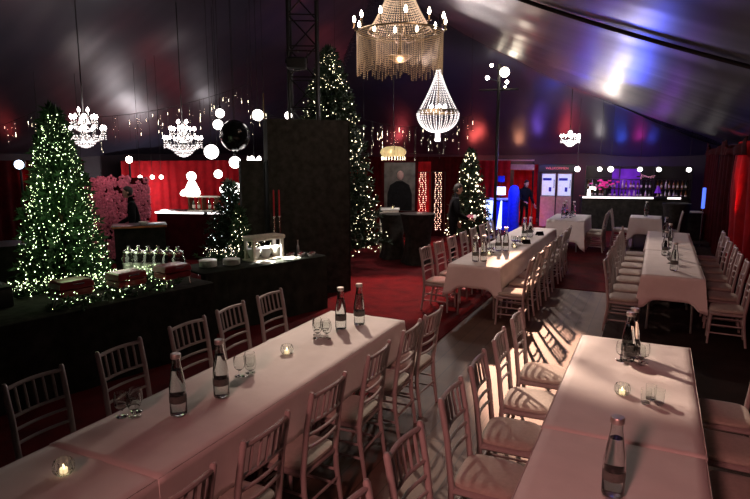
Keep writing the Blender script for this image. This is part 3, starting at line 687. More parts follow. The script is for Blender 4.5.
# hoop chandelier behind
x, y, z = -4.73, 13.18, 3.5
t = thing('beaded_chandelier', 'white crystal basket chandelier with a dark hoop hanging behind the amber one', 'chandelier', (x, y, z))
MB().tube([(0, 0, .98), (0, 0, cablelen(x, y, z))], .012, 8).build('cable', M['cable'], t)
MB().lathe([(.445, -.05), (.455, -.045), (.455, .03), (.445, .035)], n=40, cap0=False, cap1=False).build('hoop', M['brass'], t)
MB().lathe([(.03, .92), (.06, .94), (.06, .98), (.01, 1.0)], n=14).build('crown', M['chrome'], t)
b = MB()
for k in range(24):
    a = 2 * pi * k / 24
    for j in range(28):
        u = j / 25; r = .05 + .39 * (u ** 1.35); b.octa((r * cos(a), r * sin(a), .93 * (1 - u) + .03), .0105)
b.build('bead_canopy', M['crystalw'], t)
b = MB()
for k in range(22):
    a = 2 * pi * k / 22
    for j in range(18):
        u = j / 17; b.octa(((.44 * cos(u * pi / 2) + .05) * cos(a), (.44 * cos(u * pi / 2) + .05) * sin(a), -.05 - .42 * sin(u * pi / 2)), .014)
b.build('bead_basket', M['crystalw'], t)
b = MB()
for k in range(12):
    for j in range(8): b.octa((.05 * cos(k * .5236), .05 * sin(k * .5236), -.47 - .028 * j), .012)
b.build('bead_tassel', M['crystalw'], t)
MB().tube([(0, 0, .9), (0, 0, .1)], .015, 8).build('stem', M['brass'], t)
for k in range(6):
    a = k * pi / 3
    MB().tube([(0, 0, .1), (.18 * cos(a), .18 * sin(a), .02)], .009, 6).lathe([(.012, .02), (.012, .07), (.003, .071)], (.18 * cos(a), .18 * sin(a), 0), 8).build('candle_arm', M['brass'], t)
    MB().lathe([(.010, .072), (.026, .1), (.02, .13), (.005, .16)], (.18 * cos(a), .18 * sin(a), 0), 10).build('candle_bulb', M['cbulb'], t)
# candle-arm chandeliers
def arm_chandelier(label, loc, R, tiers, mb_, glowr=1.):
    x, y, z = loc; t = thing('candle_chandelier', label, 'chandelier', loc, 0, 'candle-arm chandeliers')
    MB().tube([(0, 0, R), (0, 0, cablelen(x, y, z))], .01, 8).build('cable', M['cable'], t)
    MB().lathe([(.01, -R * .75), (.05, -R * .68), (.03, -R * .5), (.06, -R * .3), (.03, 0), (.05, R * .35), (.025, R * .7), (.04, R * .95), (.005, R)], n=14).build('stem', M['chrome'], t)
    cr = MB()
    for (n, r, zz) in tiers:
        for k in range(n):
            a = 2 * pi * k / n + r; c_, s_ = cos(a), sin(a)
            ar = MB().tube([(.03 * c_, .03 * s_, zz - .1 * R), (r * .4 * c_, r * .4 * s_, zz - .32 * R), (r * .8 * c_, r * .8 * s_, zz - .25 * R), (r * c_, r * s_, zz)], .009, 6).lathe([(.03, zz), (.034, zz + .008), (.012, zz + .016), (.012, zz + .08), (.003, zz + .081)], (r * c_, r * s_, 0), 8).build('candle_arm', M['chrome'], t)
            MB().lathe([(.009, zz + .082), (.026, zz + .11), (.022, zz + .135), (.005, zz + .17)], (r * c_, r * s_, 0), 8).build('candle_bulb', mb_, ar)
            for j in range(3): cr.octa((r * c_, r * s_, zz - .03 - .035 * j), .013)
            for j in range(7):
                u = (j + 1) / 8; cr.octa((r * u * c_, r * u * s_, zz - .3 * R * (1 - u) - .05 - .12 * R * sin(pi * u)), .016)
    for k in range(18):
        for j in range(7): cr.octa((.62 * R * cos(k * .349 + j * .17) * cos(j * .24), .62 * R * sin(k * .349 + j * .17) * cos(j * .24), -R * .22 - .62 * R * sin(j * .24)), .015)
    for k in range(12):
        for j in range(6): cr.octa((R * .30 * cos(k * .524) * (1 - j / 8), R * .30 * sin(k * .524) * (1 - j / 8), R * .45 + .08 * R * j), .013)
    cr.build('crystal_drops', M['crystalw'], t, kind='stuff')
arm_chandelier('white candle-arm chandelier hanging beside the wide fir tree', (-10.21, 8.04, 2.95), .36, [(11, .37, -.04), (8, .23, .17), (4, .11, .30)], M['cbulb'])
arm_chandelier('white candle-arm chandelier hanging over the globe lamps and corner bar', (-9.67, 10.12, 2.80), .40, [(13, .41, -.04), (9, .27, .16), (4, .12, .31)], M['cbulb'])
arm_chandelier('small white chandelier glowing far off over the doorway', (-2.63, 19.83, 3.02), .29, [(10, .29, -.03)], M['cbulb'])
# gilt crown lamp over the portrait
t = thing('gilt_lamp', 'scalloped gilt lamp glowing above the dark portrait', 'lamp', (-6.80, 15.28, 2.46))
rings = []
for r, zz in ((.02, .0), (.30, .0), (.36, .1), (.33, .2), (.2, .27), (.03, .29)):
    rings.append([((r + .03 * r / .3 * cos(8 * 2 * pi * k / 48)) * cos(2 * pi * k / 48), (r + .03 * r / .3 * cos(8 * 2 * pi * k / 48)) * sin(2 * pi * k / 48), zz) for k in range(48)])
MB().loft(rings, True, True).build('lamp_shade', M['gold'], t)
MB().tube([(0, 0, .28), (0, 0, cablelen(-6.8, 15.28, 2.46))], .01, 6).build('cable', M['cable'], t)
b = MB()
for k in range(24):
    for j in range(3): b.octa((.33 * cos(k * .2618), .33 * sin(k * .2618), -.02 - .035 * j), .009)
b.build('bead_fringe', M['fairyw'], t)

# globe lamps and balloon
GP = None
def globe(label, loc, r):
    x, y, z = loc; t = thing('globe_lamp', label, 'lamp', loc, 0, 'hanging globe lamps by the black balloon')
    r *= .86
    MB().ball((0, 0, 0), r, 20, 12).build('globe', M['globe'], t)
    MB().tube([(0, 0, r * .9), (0, 0, r + .05)], .022, 8).build('lamp_holder', M['blackmetal'], t)
    MB().tube([(0, 0, r + .05), (0, 0, cablelen(x, y, z))], .005, 5).build('cord', M['cable'], t)
globe('small globe lamp, upper of the touching pair beside the black balloon', (-7.76, 9.15, 3.30), .10)
globe('small globe lamp, lower of the touching pair beside the black balloon', (-7.80, 9.12, 3.085), .11)
globe('globe lamp above the black balloon beside the thin pole', (-7.05, 9.4, 3.26), .125)
globe('largest globe lamp hanging lower beside the black balloon', (-7.80, 8.9, 2.56), .16)
globe('globe lamp tucked beneath the black balloon', (-7.36, 9.05, 2.36), .13)
globe('small globe lamp hanging against the truss tower', (-6.75, 10.0, 3.28), .085)
t = thing('balloon', 'big glossy black balloon hanging among globe lamps', 'balloon', (-7.23, 8.92, 2.86))
MB().ball((0, 0, 0), .28, 28, 18, 1.05).build('balloon_skin', M['ball'], t)
MB().lathe([(.02, -.30), (.035, -.32), (.003, -.29)], n=12).build('knot', M['ball'], t)
MB().tube([(0, 0, .29), (0, 0, cablelen(-7.23, 8.92, 2.84))], .004, 5).build('cord', M['cable'], t)
t = thing('white_bow', 'crumpled white lit ribbon bow beneath the black balloon', 'bow', (-7.02, 9.2, 2.34))
rnd = random.Random(4)
for k in range(5):
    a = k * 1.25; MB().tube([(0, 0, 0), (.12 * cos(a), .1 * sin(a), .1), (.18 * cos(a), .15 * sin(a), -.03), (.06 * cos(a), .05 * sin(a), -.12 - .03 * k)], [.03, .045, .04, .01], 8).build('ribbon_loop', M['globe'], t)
MB().tube([(0, 0, .03), (0, 0, cablelen(-7.02, 9.2, 2.34))], .004, 5).build('cord', M['cable'], t)
t = thing('thin_pole', 'thin pale upright rod hanging beside the upper globe lamp', 'rod', (-6.98, 9.5, 3.2))
MB().tube([(0, 0, 0), (0, 0, .48)], .014, 8).build('rod', M['brass'], t)
MB().tube([(0, 0, .48), (0, 0, cablelen(-6.98, 9.5, 3.2))], .004, 5).build('cord', M['cable'], t)
# icicle lights
def icicles(label, a, b, n, lmax, seed, mlight, r=.014):
    rnd = random.Random(seed); A, B = Vector(a), Vector(b); t = thing('icicle_lights', label, 'light string', a, 0, 'hanging icicle lights')
    w = MB(); L = MB(); D = B - A
    w.tube([D * (k / 12) + Vector((0, 0, -.25 * sin(pi * k / 12))) for k in range(13)], .006, 5)
    n = int(n * 1.7)
    for k in range(n):
        u = (k + rnd.random()) / n; p = D * u + Vector((rnd.uniform(-.1, .1), rnd.uniform(-.1, .1), -.25 * sin(pi * u))); l = rnd.uniform(.15, 1) * lmax
        w.tube([p, p + Vector((0, 0, -l))], .003, 4)
        for j in range(rnd.randint(1, 5)):
            q = p + Vector((0, 0, -l * rnd.uniform(.2, 1))); s = r * rnd.choice((.6, .8, 1.1)); L.octa(q, s)
            if rnd.random() < .4: L.tube([q, q + Vector((0, 0, -.06))], s * .5, 4)
    w.build('light_wire', M['cable'], t); L.build('fairy_lights', mlight, t, kind='stuff', smooth=False)
    for e in (A, B):
        h = zceil(e.x, e.y) - e.z; MB().tube([e - A, e - A + Vector((0, 0, h))], .004, 4).build('cord', M['cable'], t)
icicles('icicle lights strung between the fir tree and the corner bar chandelier', (-12.4, 8.6, 3.3), (-9.2, 11.9, 4.2), 34, .8, 1, M['fairyw'], .0055)
icicles('icicle lights strung past the globe lamps to the black screen', (-9.2, 11.95, 3.7), (-7.6, 13.4, 3.5), 26, .8, 2, M['fairyw'], .0055)
icicles('icicle lights strung between the tall fir and the crystal basket chandelier', (-7.35, 14.5, 3.45), (-4.6, 15.4, 3.55), 34, .95, 3, M['fairyw'], .0055)
icicles('icicle lights strung along the tent far behind the wide fir tree', (-14.5, 7.0, 3.0), (-13.0, 9.0, 3.5), 14, .6, 4, M['fairyw'], .007)

# ------------------------------------------------------------------ people
def person(name, label, loc, rz, joints, bones, radii, head, cloth_m, hands=None, hair=None, legs_m=None, cuffs=None):
    """one continuous skinned body; head with a face, hair and hands with five fingers"""
    t = thing(name, label, 'person', loc, rz)
    me = bpy.data.meshes.new('body'); names = list(joints)
    me.from_pydata([joints[k] for k in names], [(names.index(a), names.index(b)) for a, b in bones], [])
    o = bpy.data.objects.new('body', me); COL.objects.link(o); o.parent = t
    me.materials.append(cloth_m)
    sk = o.modifiers.new('skin', 'SKIN'); sk.use_smooth_shade = True
    if not me.skin_vertices: 
        bpy.context.view_layer.objects.active = o
    for k, v in enumerate(me.skin_vertices[0].data):
        r = radii[names[k]]; v.radius = r if isinstance(r, tuple) else (r, r); v.use_root = (names[k] == 'pelvis')
    ss = o.modifiers.new('smooth', 'SUBSURF'); ss.levels = 2; ss.render_levels = 2
    # head with brow, nose, chin and ears, turned by head = (x, y, z, yaw, tilt)
    hx, hy, hz, yaw, tilt = head; hm = MB(); R = Matrix.Rotation(yaw, 3, 'Z') @ Matrix.Rotation(tilt, 3, 'X'); C = Vector((hx, hy, hz))
    rings = []
    for z, w, fr, bk in ((-.115, .028, .05, .0), (-.105, .045, .078, .02), (-.07, .058, .085, .055), (-.03, .066, .085, .082), (.0, .071, .088, .095), (.04, .074, .09, .1), (.075, .066, .078, .09), (.1, .045, .05, .062), (.115, .012, .014, .02)):
        ring = []
        for k in range(24):
            a = 2 * pi * k / 24; yy = sin(a); p = Vector((w * cos(a), (fr if yy > 0 else bk) * yy, z))
            if yy > .96 and -.05 < z < .03: p.y += .018                    # nose
            if .55 < yy < .95 and -.01 < z < .045: p.y -= .008             # eye sockets
            ring.append(R @ p + C)
        rings.append(ring)
    hm.loft(rings, True, True)
    for s in (-1, 1): hm.ball(R @ Vector((s * .073, -.005, -.005)) + C, .022, 8, 6)
    hm.build('head', M['skin'], t)
    ey = MB()
    for s in (-1, 1): ey.ball(R @ Vector((s * .03, .083, .012)) + C, .008, 8, 6)
    ey.tube([R @ Vector((-.022, .083, -.062)) + C, R @ Vector((0, .089, -.062)) + C, R @ Vector((.022, .083, -.062)) + C], .004, 6)
    ey.build('facial_features', M['hair'], t)
    h = MB(); rings = []
    for z, w, fr, bk in ((-.07 if hair == 'short' else -.16, .06, -.02, .085), (-.02, .08, .0, .108), (.04, .084, .07, .112), (.08, .077, .088, .103), (.11, .055, .06, .075), (.13, .012, .012, .018)):
        rings.append([R @ Vector((w * cos(2 * pi * k / 24), (fr if sin(2 * pi * k / 24) > 0 else bk) * sin(2 * pi * k / 24), z)) + C for k in range(24)])
    h.loft(rings, True, True).build('hair', M['hair'], t)
    for w, d, up in (hands or []):
        w = Vector(w); d = Vector(d).normalized(); s = d.cross(Vector(up)).normalized(); u = s.cross(d); hb = MB()
        hb.loft([[w + d * a + s * (b * cos(2 * pi * k / 10)) + u * (c * sin(2 * pi * k / 10)) for k in range(10)] for a, b, c in ((-.03, .024, .02), (0, .026, .018), (.04, .04, .017), (.085, .042, .015), (.095, .036, .01))], True, True)
        for k, L in enumerate((.066, .078, .072, .056)):
            b0 = w + d * .088 + s * (-.03 + .02 * k)
            hb.tube([b0, b0 + d * L * .5 - u * .006, b0 + d * L * .8 - u * .03, b0 + d * L * .85 - u * .045], [.0095, .009, .008, .006], 7)
        b0 = w + d * .025 - s * .034
        hb.tube([b0, b0 - s * .03 + d * .03 - u * .006, b0 - s * .03 + d * .06 - u * .022], [.011, .010, .007], 7)
        hb.build('hand', M['skin'], t)
    for s in (-1, 1):
        f = joints['ankleL' if s < 0 else 'ankleR']; MB().bbox((f[0], f[1] + .06, .035), (.095, .27, .07), .03).build('shoe', M['plasticblack'], t)
    return t
J = dict(pelvis=(0, 0, .95), waist=(0, .01, 1.10), chest=(0, .05, 1.33), neck=(0, .06, 1.50), neck2=(0, .09, 1.60),
         shL=(-.19, .05, 1.43), shR=(.19, .05, 1.43), elL=(-.30, .04, 1.13), elR=(.27, .10, 1.14), wrL=(-.36, .16, .90), wrR=(.20, .36, 1.02),
         hipL=(-.10, 0, .90), hipR=(.10, 0, .90), knL=(-.12, .02, .50), knR=(.12, .03, .50), ankleL=(-.13, -.02, .08), ankleR=(.13, -.02, .08))
BN = [('pelvis', 'waist'), ('waist', 'chest'), ('chest', 'neck'), ('neck', 'neck2'), ('chest', 'shL'), ('chest', 'shR'), ('shL', 'elL'), ('elL', 'wrL'), ('shR', 'elR'), ('elR', 'wrR'),
      ('pelvis', 'hipL'), ('pelvis', 'hipR'), ('hipL', 'knL'), ('knL', 'ankleL'), ('hipR', 'knR'), ('knR', 'ankleR')]
RD = dict(pelvis=(.185, .15), waist=(.17, .14), chest=(.195, .15), neck=.07, neck2=.05, shL=.09, shR=.09, elL=.062, elR=.062, wrL=.036, wrR=.036, hipL=.10, hipR=.10, knL=.065, knR=.065, ankleL=.045, ankleR=.045)
person('person', 'person in dark clothes standing behind the middle table, holding out a pink napkin bundle', (-4.42, 13.5, .012), -1.15, J, BN, RD, (0, .12, 1.69, .0, -.15), M['darkcloth'],
       hands=[((.20, .37, 1.02), (-.25, .9, -.1), (0, 0, 1)), ((-.365, .17, .89), (-.1, .35, -.8), (1, 0, 0))], hair='short')
t = thing('napkin_bundle', 'bundle of pink and white napkins held out by the standing person', 'napkins', (-3.98, 13.55, 1.0), .4)
rnd = random.Random(8)
for k in range(3):
    MB().tube([(-.06 + .07 * k, -.07, .0), (-.05 + .07 * k, 0, .045), (-.05 + .07 * k, .08, .01)], [.025, .05, .02], 8).build('napkin', M['pink'] if k < 2 else M['porcelain'], t)
J2 = {k: (v[0] * .9, v[1] * .9, v[2] * .88) for k, v in J.items()}
RD2 = {k: (tuple(a * .88 for a in r) if isinstance(r, tuple) else r * .88) for k, r in RD.items()}
person('person', 'person in dark clothes standing before the bright red curtain at the far end', (-4.30, 21.3, .012), -2.4, J2, BN, RD2, (0, .11, 1.485, 0, -.1), M['darkcloth'],
       hands=[((.18, .33, .90), (-.2, .9, -.1), (0, 0, 1)), ((-.328, .15, .785), (-.1, .35, -.8), (1, 0, 0))], hair='long')
person('person', 'person in dark clothes standing before the pink flower wall by the corner bar', (-10.35, 9.25, .012), 2.4, J, BN, RD, (0, .12, 1.69, 0, 0), M['darkcloth'],
       hands=[((.20, .37, 1.02), (-.25, .9, -.1), (0, 0, 1)), ((-.365, .17, .89), (-.1, .35, -.8), (1, 0, 0))], hair='short')

# ------------------------------------------------------------------ far middle
def cocktail(label, loc, r, h=1.1, m=M['black']):
    t = thing('cocktail_table', label, 'table', loc, 0, 'black covered cocktail tables')
    MB().lathe([(.003, h - .03), (r, h - .03), (r + .008, h - .015), (r, h), (.003, h)], n=28).build('tabletop', M['plasticblack'], t)
    rings = []
    for z, q, w in ((h - .002, r + .012, 0), (h * .85, r * .90, .01), (h * .5, r * .70, .02), (h * .2, r * .78, .03), (.012, r * .95, .04)):
        rings.append([((q + w * cos(4 * a)) * cos(a), (q + w * cos(4 * a)) * sin(a), z) for a in [2 * pi * k / 40 for k in range(40)]])
    MB().loft(rings).build('stretch_cover', m, t)
    return t
cocktail('black covered cocktail table standing left of the dark-clothed person', (-5.15, 13.05, .012), .42)
cocktail('black covered cocktail table half hidden by the tall fir tree', (-5.98, 13.45, .012), .36, 1.02)
t = thing('saucer', 'small white saucer on the black cocktail table beside the person', 'saucer', (-5.1, 13.0, 1.113))
MB().lathe([(.04, 0), (.08, .012), (.082, .016), (.04, .006), (.003, .005)], n=18).build('saucer_body', M['porcelain'], t)
t = thing('side_table', 'pale small table under the dark portrait', 'table', (-6.45, 14.25, .012), .4)
MB().bbox((0, 0, 1.06), (.55, .42, .04), .01).build('tabletop', M['porcelain'], t); MB().bbox((0, 0, .95), (.5, .38, .16), .01).build('apron', M['whitewood'], t)
for sx in (-1, 1):
    for sy in (-1, 1): MB().box((sx * .22, sy * .16, .44), (.05, .05, .88)).build('leg', M['whitewood'], t)
put(TL, (-6.33, 14.2, 1.092), 'candle glowing on the pale small table under the portrait')
t = thing('portrait', 'dark framed portrait of a pale-faced figure in a dark suit', 'picture', (-6.80, 15.75, 1.62), .42)
MB().box((0, 0, 0), (.92, .05, 1.36)).build('canvas', M['paint'], t, smooth=False)
f = MB()
for sx in (-1, 1): f.bbox((sx * .49, -.02, 0), (.08, .09, 1.5), .012)
for sz in (-1, 1): f.bbox((0, -.02, sz * .71), (1.06, .09, .08), .012)
f.build('frame', M['darkred'], t)
MB().ball((.02, -.03, .32), .10, 16, 10, 1.25).build('painted_face', M['pale'], t)
MB().loft([[(x * 1.0, y, z) for x, y in ((-w, -.03), (w, -.03), (w, -.026), (-w, -.026))] for w, z in ((.36, -.66), (.36, -.2), (.28, .05), (.09, .16))], True, True).build('painted_suit', M['darkcloth'], t)
for sx in (-.3, .3): MB().tube([(sx, .0, -.75), (sx, .05, -1.6)], .02, 6).build('easel_leg', M['brass'], t)
# glowing light strands
for j, (x, y, lab) in enumerate([(-6.28, 16.28, 'left of the pair of glowing light-strand panels on the red curtain'), (-5.88, 16.52, 'glowing light-strand panel on the red curtain, half hidden behind the person')]):
    rnd = random.Random(20 + j); t = thing('light_curtain', lab, 'light curtain', (x, y, 0), .42, 'light-strand panels')
    w = MB(); L = MB(); w.tube([(-.2, 0, 2.0), (.2, 0, 2.0)], .012, 6)
    for k in range(3):
        xx = -.08 + .08 * k; w.tube([(xx, 0, 2.0), (xx, 0, .35)], .004, 4)
        for q in range(30): L.octa((xx + rnd.uniform(-.025, .025), rnd.uniform(-.03, .03), 1.98 - .055 * q), .016 * rnd.uniform(.6, 1.2))
    w.build('light_wire', M['cable'], t); L.build('fairy_lights', M['amberlite'], t, kind='stuff', smooth=False)
    for sx in (-.2, .2): MB().tube([(sx, 0, .0), (sx, 0, 2.0)], .012, 6).build('upright', M['blackmetal'], t)
# flood lamps on a mast
t = thing('lamp_mast', 'tall black mast carrying bright flood lamps in front of the far wall', 'lamp mast', (-4.54, 18.04, 0))
MB().tube([(0, 0, 0), (0, 0, 5.2)], .05, 10).build('mast', M['blackmetal'], t)
MB().tube([(-.58, -.1, 4.47), (.58, .1, 4.47)], .03, 8).build('crossbar', M['blackmetal'], t)
MB().bbox((0, 0, .02), (.8, .8, .04), .01).build('base_plate', M['blackmetal'], t)
for k, (x, z, r) in enumerate([(.20, 4.94, .14), (-.32, 4.81, .06), (-.20, 5.16, .05), (.28, 4.66, .055), (.23, 4.53, .033)]):
    ar = MB().tube([(0, 0, z - .1), (x * .5, -.05, z - .06), (x, -.10, z)], .016, 6).lathe([(r * .5, -.02), (r * .8, 0.0)], (x, -.10, z), 10).build('lamp_arm', M['blackmetal'], t)
    MB().ball((x, -.16, z), r, 14, 10).build('flood_lamp', M['bulb'], ar)
# blue-lit counter
t = thing('photo_counter', 'counter with blue cloth and two white glowing tapered panels below a lit screen', 'counter', (-4.92, 20.2, 0), .24)
MB().bbox((0, .2, .98), (.95, .5, .05), .01).build('countertop', M['porcelain'], t)
MB().box((0, .22, .49), (.86, .4, .94)).build('counter_body', M['bluecloth'], t)
for x0, x1, w0, w1 in ((-.36, -.33, .28, .14), (.06, .0, .05, .17)):
    MB().loft([[(x0 - w0 / 2, .012, .94), (x0 + w0 / 2, .012, .94), (x0 + w0 / 2, -.004, .94), (x0 - w0 / 2, -.004, .94)], [(x1 - w1 / 2, .012, .03), (x1 + w1 / 2, .012, .03), (x1 + w1 / 2, -.004, .03), (x1 - w1 / 2, -.004, .03)]][::-1], True, True).build('glowing_panel', M['litwhite'], t, smooth=False)
t = thing('display_screen', 'small lit white screen standing on the blue counter', 'screen', (-4.95, 20.42, 1.006), .24)
MB().bbox((0, .03, .25), (.36, .04, .31), .01).build('screen_housing', M['plasticblack'], t); MB().box((0, .006, .25), (.33, .01, .28)).build('screen_panel', M['screenwhite'], t)
MB().box((0, .04, .05), (.06, .04, .1)).box((0, .04, .006), (.2, .14, .012)).build('stand', M['plasticblack'], t)
t = thing('photo_printer', 'blue-lit box raised on a stand above the lit screen', 'box', (-4.98, 20.58, 1.006), .24)
MB().bbox((0, 0, .66), (.24, .18, .22), .02).build('box_body', M['bluecloth'], t); MB().tube([(0, 0, 0), (0, 0, .56)], .02, 8).build('stand', M['blackmetal'], t); MB().box((0, 0, .006), (.2, .2, .012)).build('base_plate', M['blackmetal'], t)
t = thing('covered_stand', 'rounded column under blue fabric beside the white glowing counter', 'stand', (-4.42, 20.15, .012))
MB().lathe([(.2, 0), (.19, .3), (.18, .8), (.2, 1.1), (.19, 1.28), (.13, 1.42), (.04, 1.47), (.003, 1.475)], n=24).build('fabric_cover', M['bluecloth'], t)
# pale valance, doorway kiosk with lit fridges
t = thing('valance', 'pale pinkish valance board over the bright red curtain', 'valance', (-4.85, 21.95, 1.98), -.12)
MB().bbox((0, 0, .09), (1.5, .12, .2), .02).build('valance_board', M['pale'], t); MB().bbox((0, -.02, .33), (1.5, .1, .05), .01).build('valance_rail', M['pale'], t)
for s in (-.7, .7): MB().box((s, .08, -.83), (.05, .05, 2.3)).build('post', M['blackmetal'], t)
t = thing('kiosk', 'doorway kiosk with black sign board on top and pale counter fronts', 'kiosk', (-3.36, 22.3, 0), .16)
MB().bbox((0, 0, 2.02), (1.25, .3, .3), .015).build('sign_board', M['plasticblack'], t)
MB().bbox((-.28, .05, .44), (.52, .5, 1.12), .01).build('counter_front', M['pale'], t); MB().bbox((.28, .05, .44), (.52, .5, 1.12), .01).build('counter_front', M['pale'], t)
for s in (-.58, .58): MB().box((s, .05, .875), (.05, .3, 1.99)).build('post', M['blackmetal'], t)
fc = bpy.data.curves.new('sign_lettering', 'FONT'); fc.body = 'WILLKOMMEN'; fc.size = .12; fc.extrude = .004; fc.align_x = 'CENTER'; fc.align_y = 'CENTER'; fc.materials.append(M['signred'])
ft = bpy.data.objects.new('sign_text', fc); fm = bpy.data.meshes.new_from_object(ft); bpy.data.objects.remove(ft)
fo = bpy.data.objects.new('sign_lettering', fm); COL.objects.link(fo); fo.parent = t; fo.location = (0, -.158, 2.02); fo.rotation_euler = (pi / 2, 0, 0)
for k, s in enumerate((-.28, .28)):
    f = thing('drinks_fridge', 'blue-white lit drinks fridge on the kiosk counter, %s' % ('beside the red curtain' if k == 0 else 'beside the bar'), 'fridge', (-3.36 + s * cos(.16), 22.35 + s * sin(.16), 1.002), .16, 'lit fridges under the sign')
    MB().bbox((0, .08, .42), (.5, .36, .84), .02).build('fridge_body', M['steel'], f)
    MB().box((0, -.105, .42), (.45, .012, .78)).build('glass_door', M['fridge'], f)
    MB().tube([(.19, -.13, .3), (.19, -.13, .6)], .012, 6).build('handle', M['blackmetal'], f)
    MB().bbox((-.05, -.116, .62), (.3, .008, .09), .002).bbox((.06, -.116, .25), (.09, .008, .16), .002).build('door_picture', M['bluecloth'], f)

# ------------------------------------------------------------------ bar at the far end
bx0, by0, bx1, by1 = -2.35, 21.35, 1.0, 22.25
d = Vector((bx1 - bx0, by1 - by0, 0)); bl = d.length; ba = atan2(d.y, d.x)
t = thing('bar_counter', 'long black bar counter with a white light strip at the far end', 'bar', (bx0, by0, 0), ba)
MB().bbox((bl / 2, .3, 1.06), (bl, .6, .06), .01).build('countertop', M['plasticblack'], t); MB().box((bl / 2, .32, .515), (bl - .06, .5, 1.03)).build('counter_front', M['black'], t)
MB().box((bl * .34, -.008, 1.06), (bl * .66, .012, .05)).build('light_strip', M['barstrip'], t); MB().box((bl * .86, -.008, 1.06), (bl * .12, .012, .05)).build('light_strip', M['barstrip'], t)
sb = thing('back_bar', 'dark shelf unit full of bottles behind the bar counter', 'shelf', (-2.4, 22.9, 0), .12)
for z in (.95, 1.28, 1.62): MB().box((1.75, .15, z), (3.5, .3, .03)).build('shelf_board', M['plasticblack'], sb)
for x in (0, 1.15, 2.3, 3.5): MB().box((x, .15, .99), (.04, .3, 2.22)).build('upright', M['plasticblack'], sb)
MB().box((1.75, .31, 1.05), (3.5, .02, 2.1)).build('back_panel', M['plasticblack'], sb)
MB().box((1.38, .295, 1.5), (.95, .012, 1.0)).build('purple_lit_panel', M['purple'], sb)
MB().box((1.75, .1, .389), (3.5, .3, 1.022)).build('cupboard', M['plasticblack'], sb)
def make_spirit(m, nm):
    t = thing('spirit_bottle', 'x', 'bottle')
    MB().lathe([(.034, 0), (.038, .005), (.038, .17), (.03, .2), (.014, .23), (.013, .285), (.016, .29), (.003, .292)], n=10).build('bottle_glass', m, t)
    MB().lathe([(.016, .293), (.017, .296), (.016, .318), (.003, .32)], n=10).build('bottle_cap', M['cap'], t)
    MB().lathe([(.0385, .05), (.0395, .052), (.0395, .13), (.0385, .132)], n=10, cap0=False, cap1=False).build('paper_label', M['whitewood'], t)
    return t
SP = [make_spirit(M['bottleg'], 'g'), make_spirit(M['bottlea'], 'a'), make_spirit(M['cap'], 'c')]
SP_names = ['dark green', 'amber brown', 'silvery']
rnd = random.Random(12)
for r, z in enumerate((.967, 1.297)):
    for k in range(26):
        x = .1 + .13 * k + rnd.uniform(-.02, .02); q = rnd.randrange(3)
        if min(abs(x - e) for e in (0, 1.15, 2.3, 3.5)) < .065: continue
        lx = -2.4 + x * cos(.12) - .14 * sin(.12); ly = 22.9 + x * sin(.12) + .14 * cos(.12)
        put(SP[q], (lx, ly, z), '%s bottle on the %s shelf behind the bar counter' % (SP_names[q], 'lower' if r == 0 else 'upper'), '%s bottles on the %s bar shelf' % (SP_names[q], 'lower' if r == 0 else 'upper'))
for k, (x, y) in enumerate([(-2.43, 20.45), (-1.75, 20.6), (-1.42, 20.7), (-.55, 20.85), (0.0, 21.0), (.86, 21.1)]):
    t = thing('pendant_bulb', 'round bulb lamp hanging over the bar, %s from the kiosk' % ORD[k], 'lamp', (x, y, 2.04), 0, 'bulbs over the bar')
    MB().ball((0, 0, 0), .09 if k in (0, 2) else .075, 14, 10).build('bulb', M['globe'], t); MB().tube([(0, 0, .07), (0, 0, .13)], .03, 8).build('lamp_holder', M['blackmetal'], t)
    MB().tube([(0, 0, .13), (0, 0, cablelen(x, y, 2.04))], .005, 5).build('cord', M['cable'], t)
t = thing('flower_bouquet', 'bright magenta bouquet on the bar counter', 'flowers', (-1.62, 21.95, 1.092))
MB().lathe([(.06, 0), (.09, .08), (.06, .2), (.075, .25), (.065, .25), (.05, .2), (.003, .19)], n=16).build('vase', M['plasticblack'], t)
f = MB(); s_ = MB(); rnd = random.Random(2)
for k in range(26):
    p = Vector((rnd.gauss(0, .16), rnd.gauss(0, .1), .45 + rnd.gauss(0, .1))); s_.tube([(0, 0, .2), p], .006, 4)
    for j in range(5): f.ball(p + Vector((.03 * cos(j * 1.26), .03 * sin(j * 1.26), 0)), .028, 6, 4)
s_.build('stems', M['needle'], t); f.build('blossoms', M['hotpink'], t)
t = thing('tap_tower', 'bent white drinks tap on the bar counter beside the kiosk', 'tap', (-2.15, 21.65, 1.092), .3)
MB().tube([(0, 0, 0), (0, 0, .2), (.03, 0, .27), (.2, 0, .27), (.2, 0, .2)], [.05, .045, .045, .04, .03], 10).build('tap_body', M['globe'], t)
t = thing('shaded_lamp', 'lilac cone-shaded lamp on the bar counter under the pale script', 'lamp', (.02, 22.3, 1.092))
MB().lathe([(.11, .12), (.03, .36), (.028, .36), (.105, .12)], n=20, cap0=False, cap1=False).build('lamp_shade', M['purple'], t); MB().lathe([(.07, 0), (.07, .015), (.015, .03), (.012, .3), (.003, .31)], n=14).build('base', M['chrome'], t)
t = thing('script_sign', 'small pale pink handwritten script glowing over the back bar', 'sign', (-.35, 22.98, 1.74), .12)
pts = []
for k in range(60):
    u = k / 59; pts.append((-.24 + .48 * u + .04 * sin(u * 38), 0, .055 * sin(u * 38 + 1.4) * (1.9 if u < .12 else .55 + .3 * sin(u * 9)) + .02 * sin(u * 7)))
MB().tube(pts, .006, 6).build('neon_tube', mat('pale pink script tube', (.8, .4, .42), .5, emit=(1, .45, .5), estr=.35), t); MB().box((0, .03, 0), (.7, .012, .05)).build('backing_bar', M['plasticblack'], t)
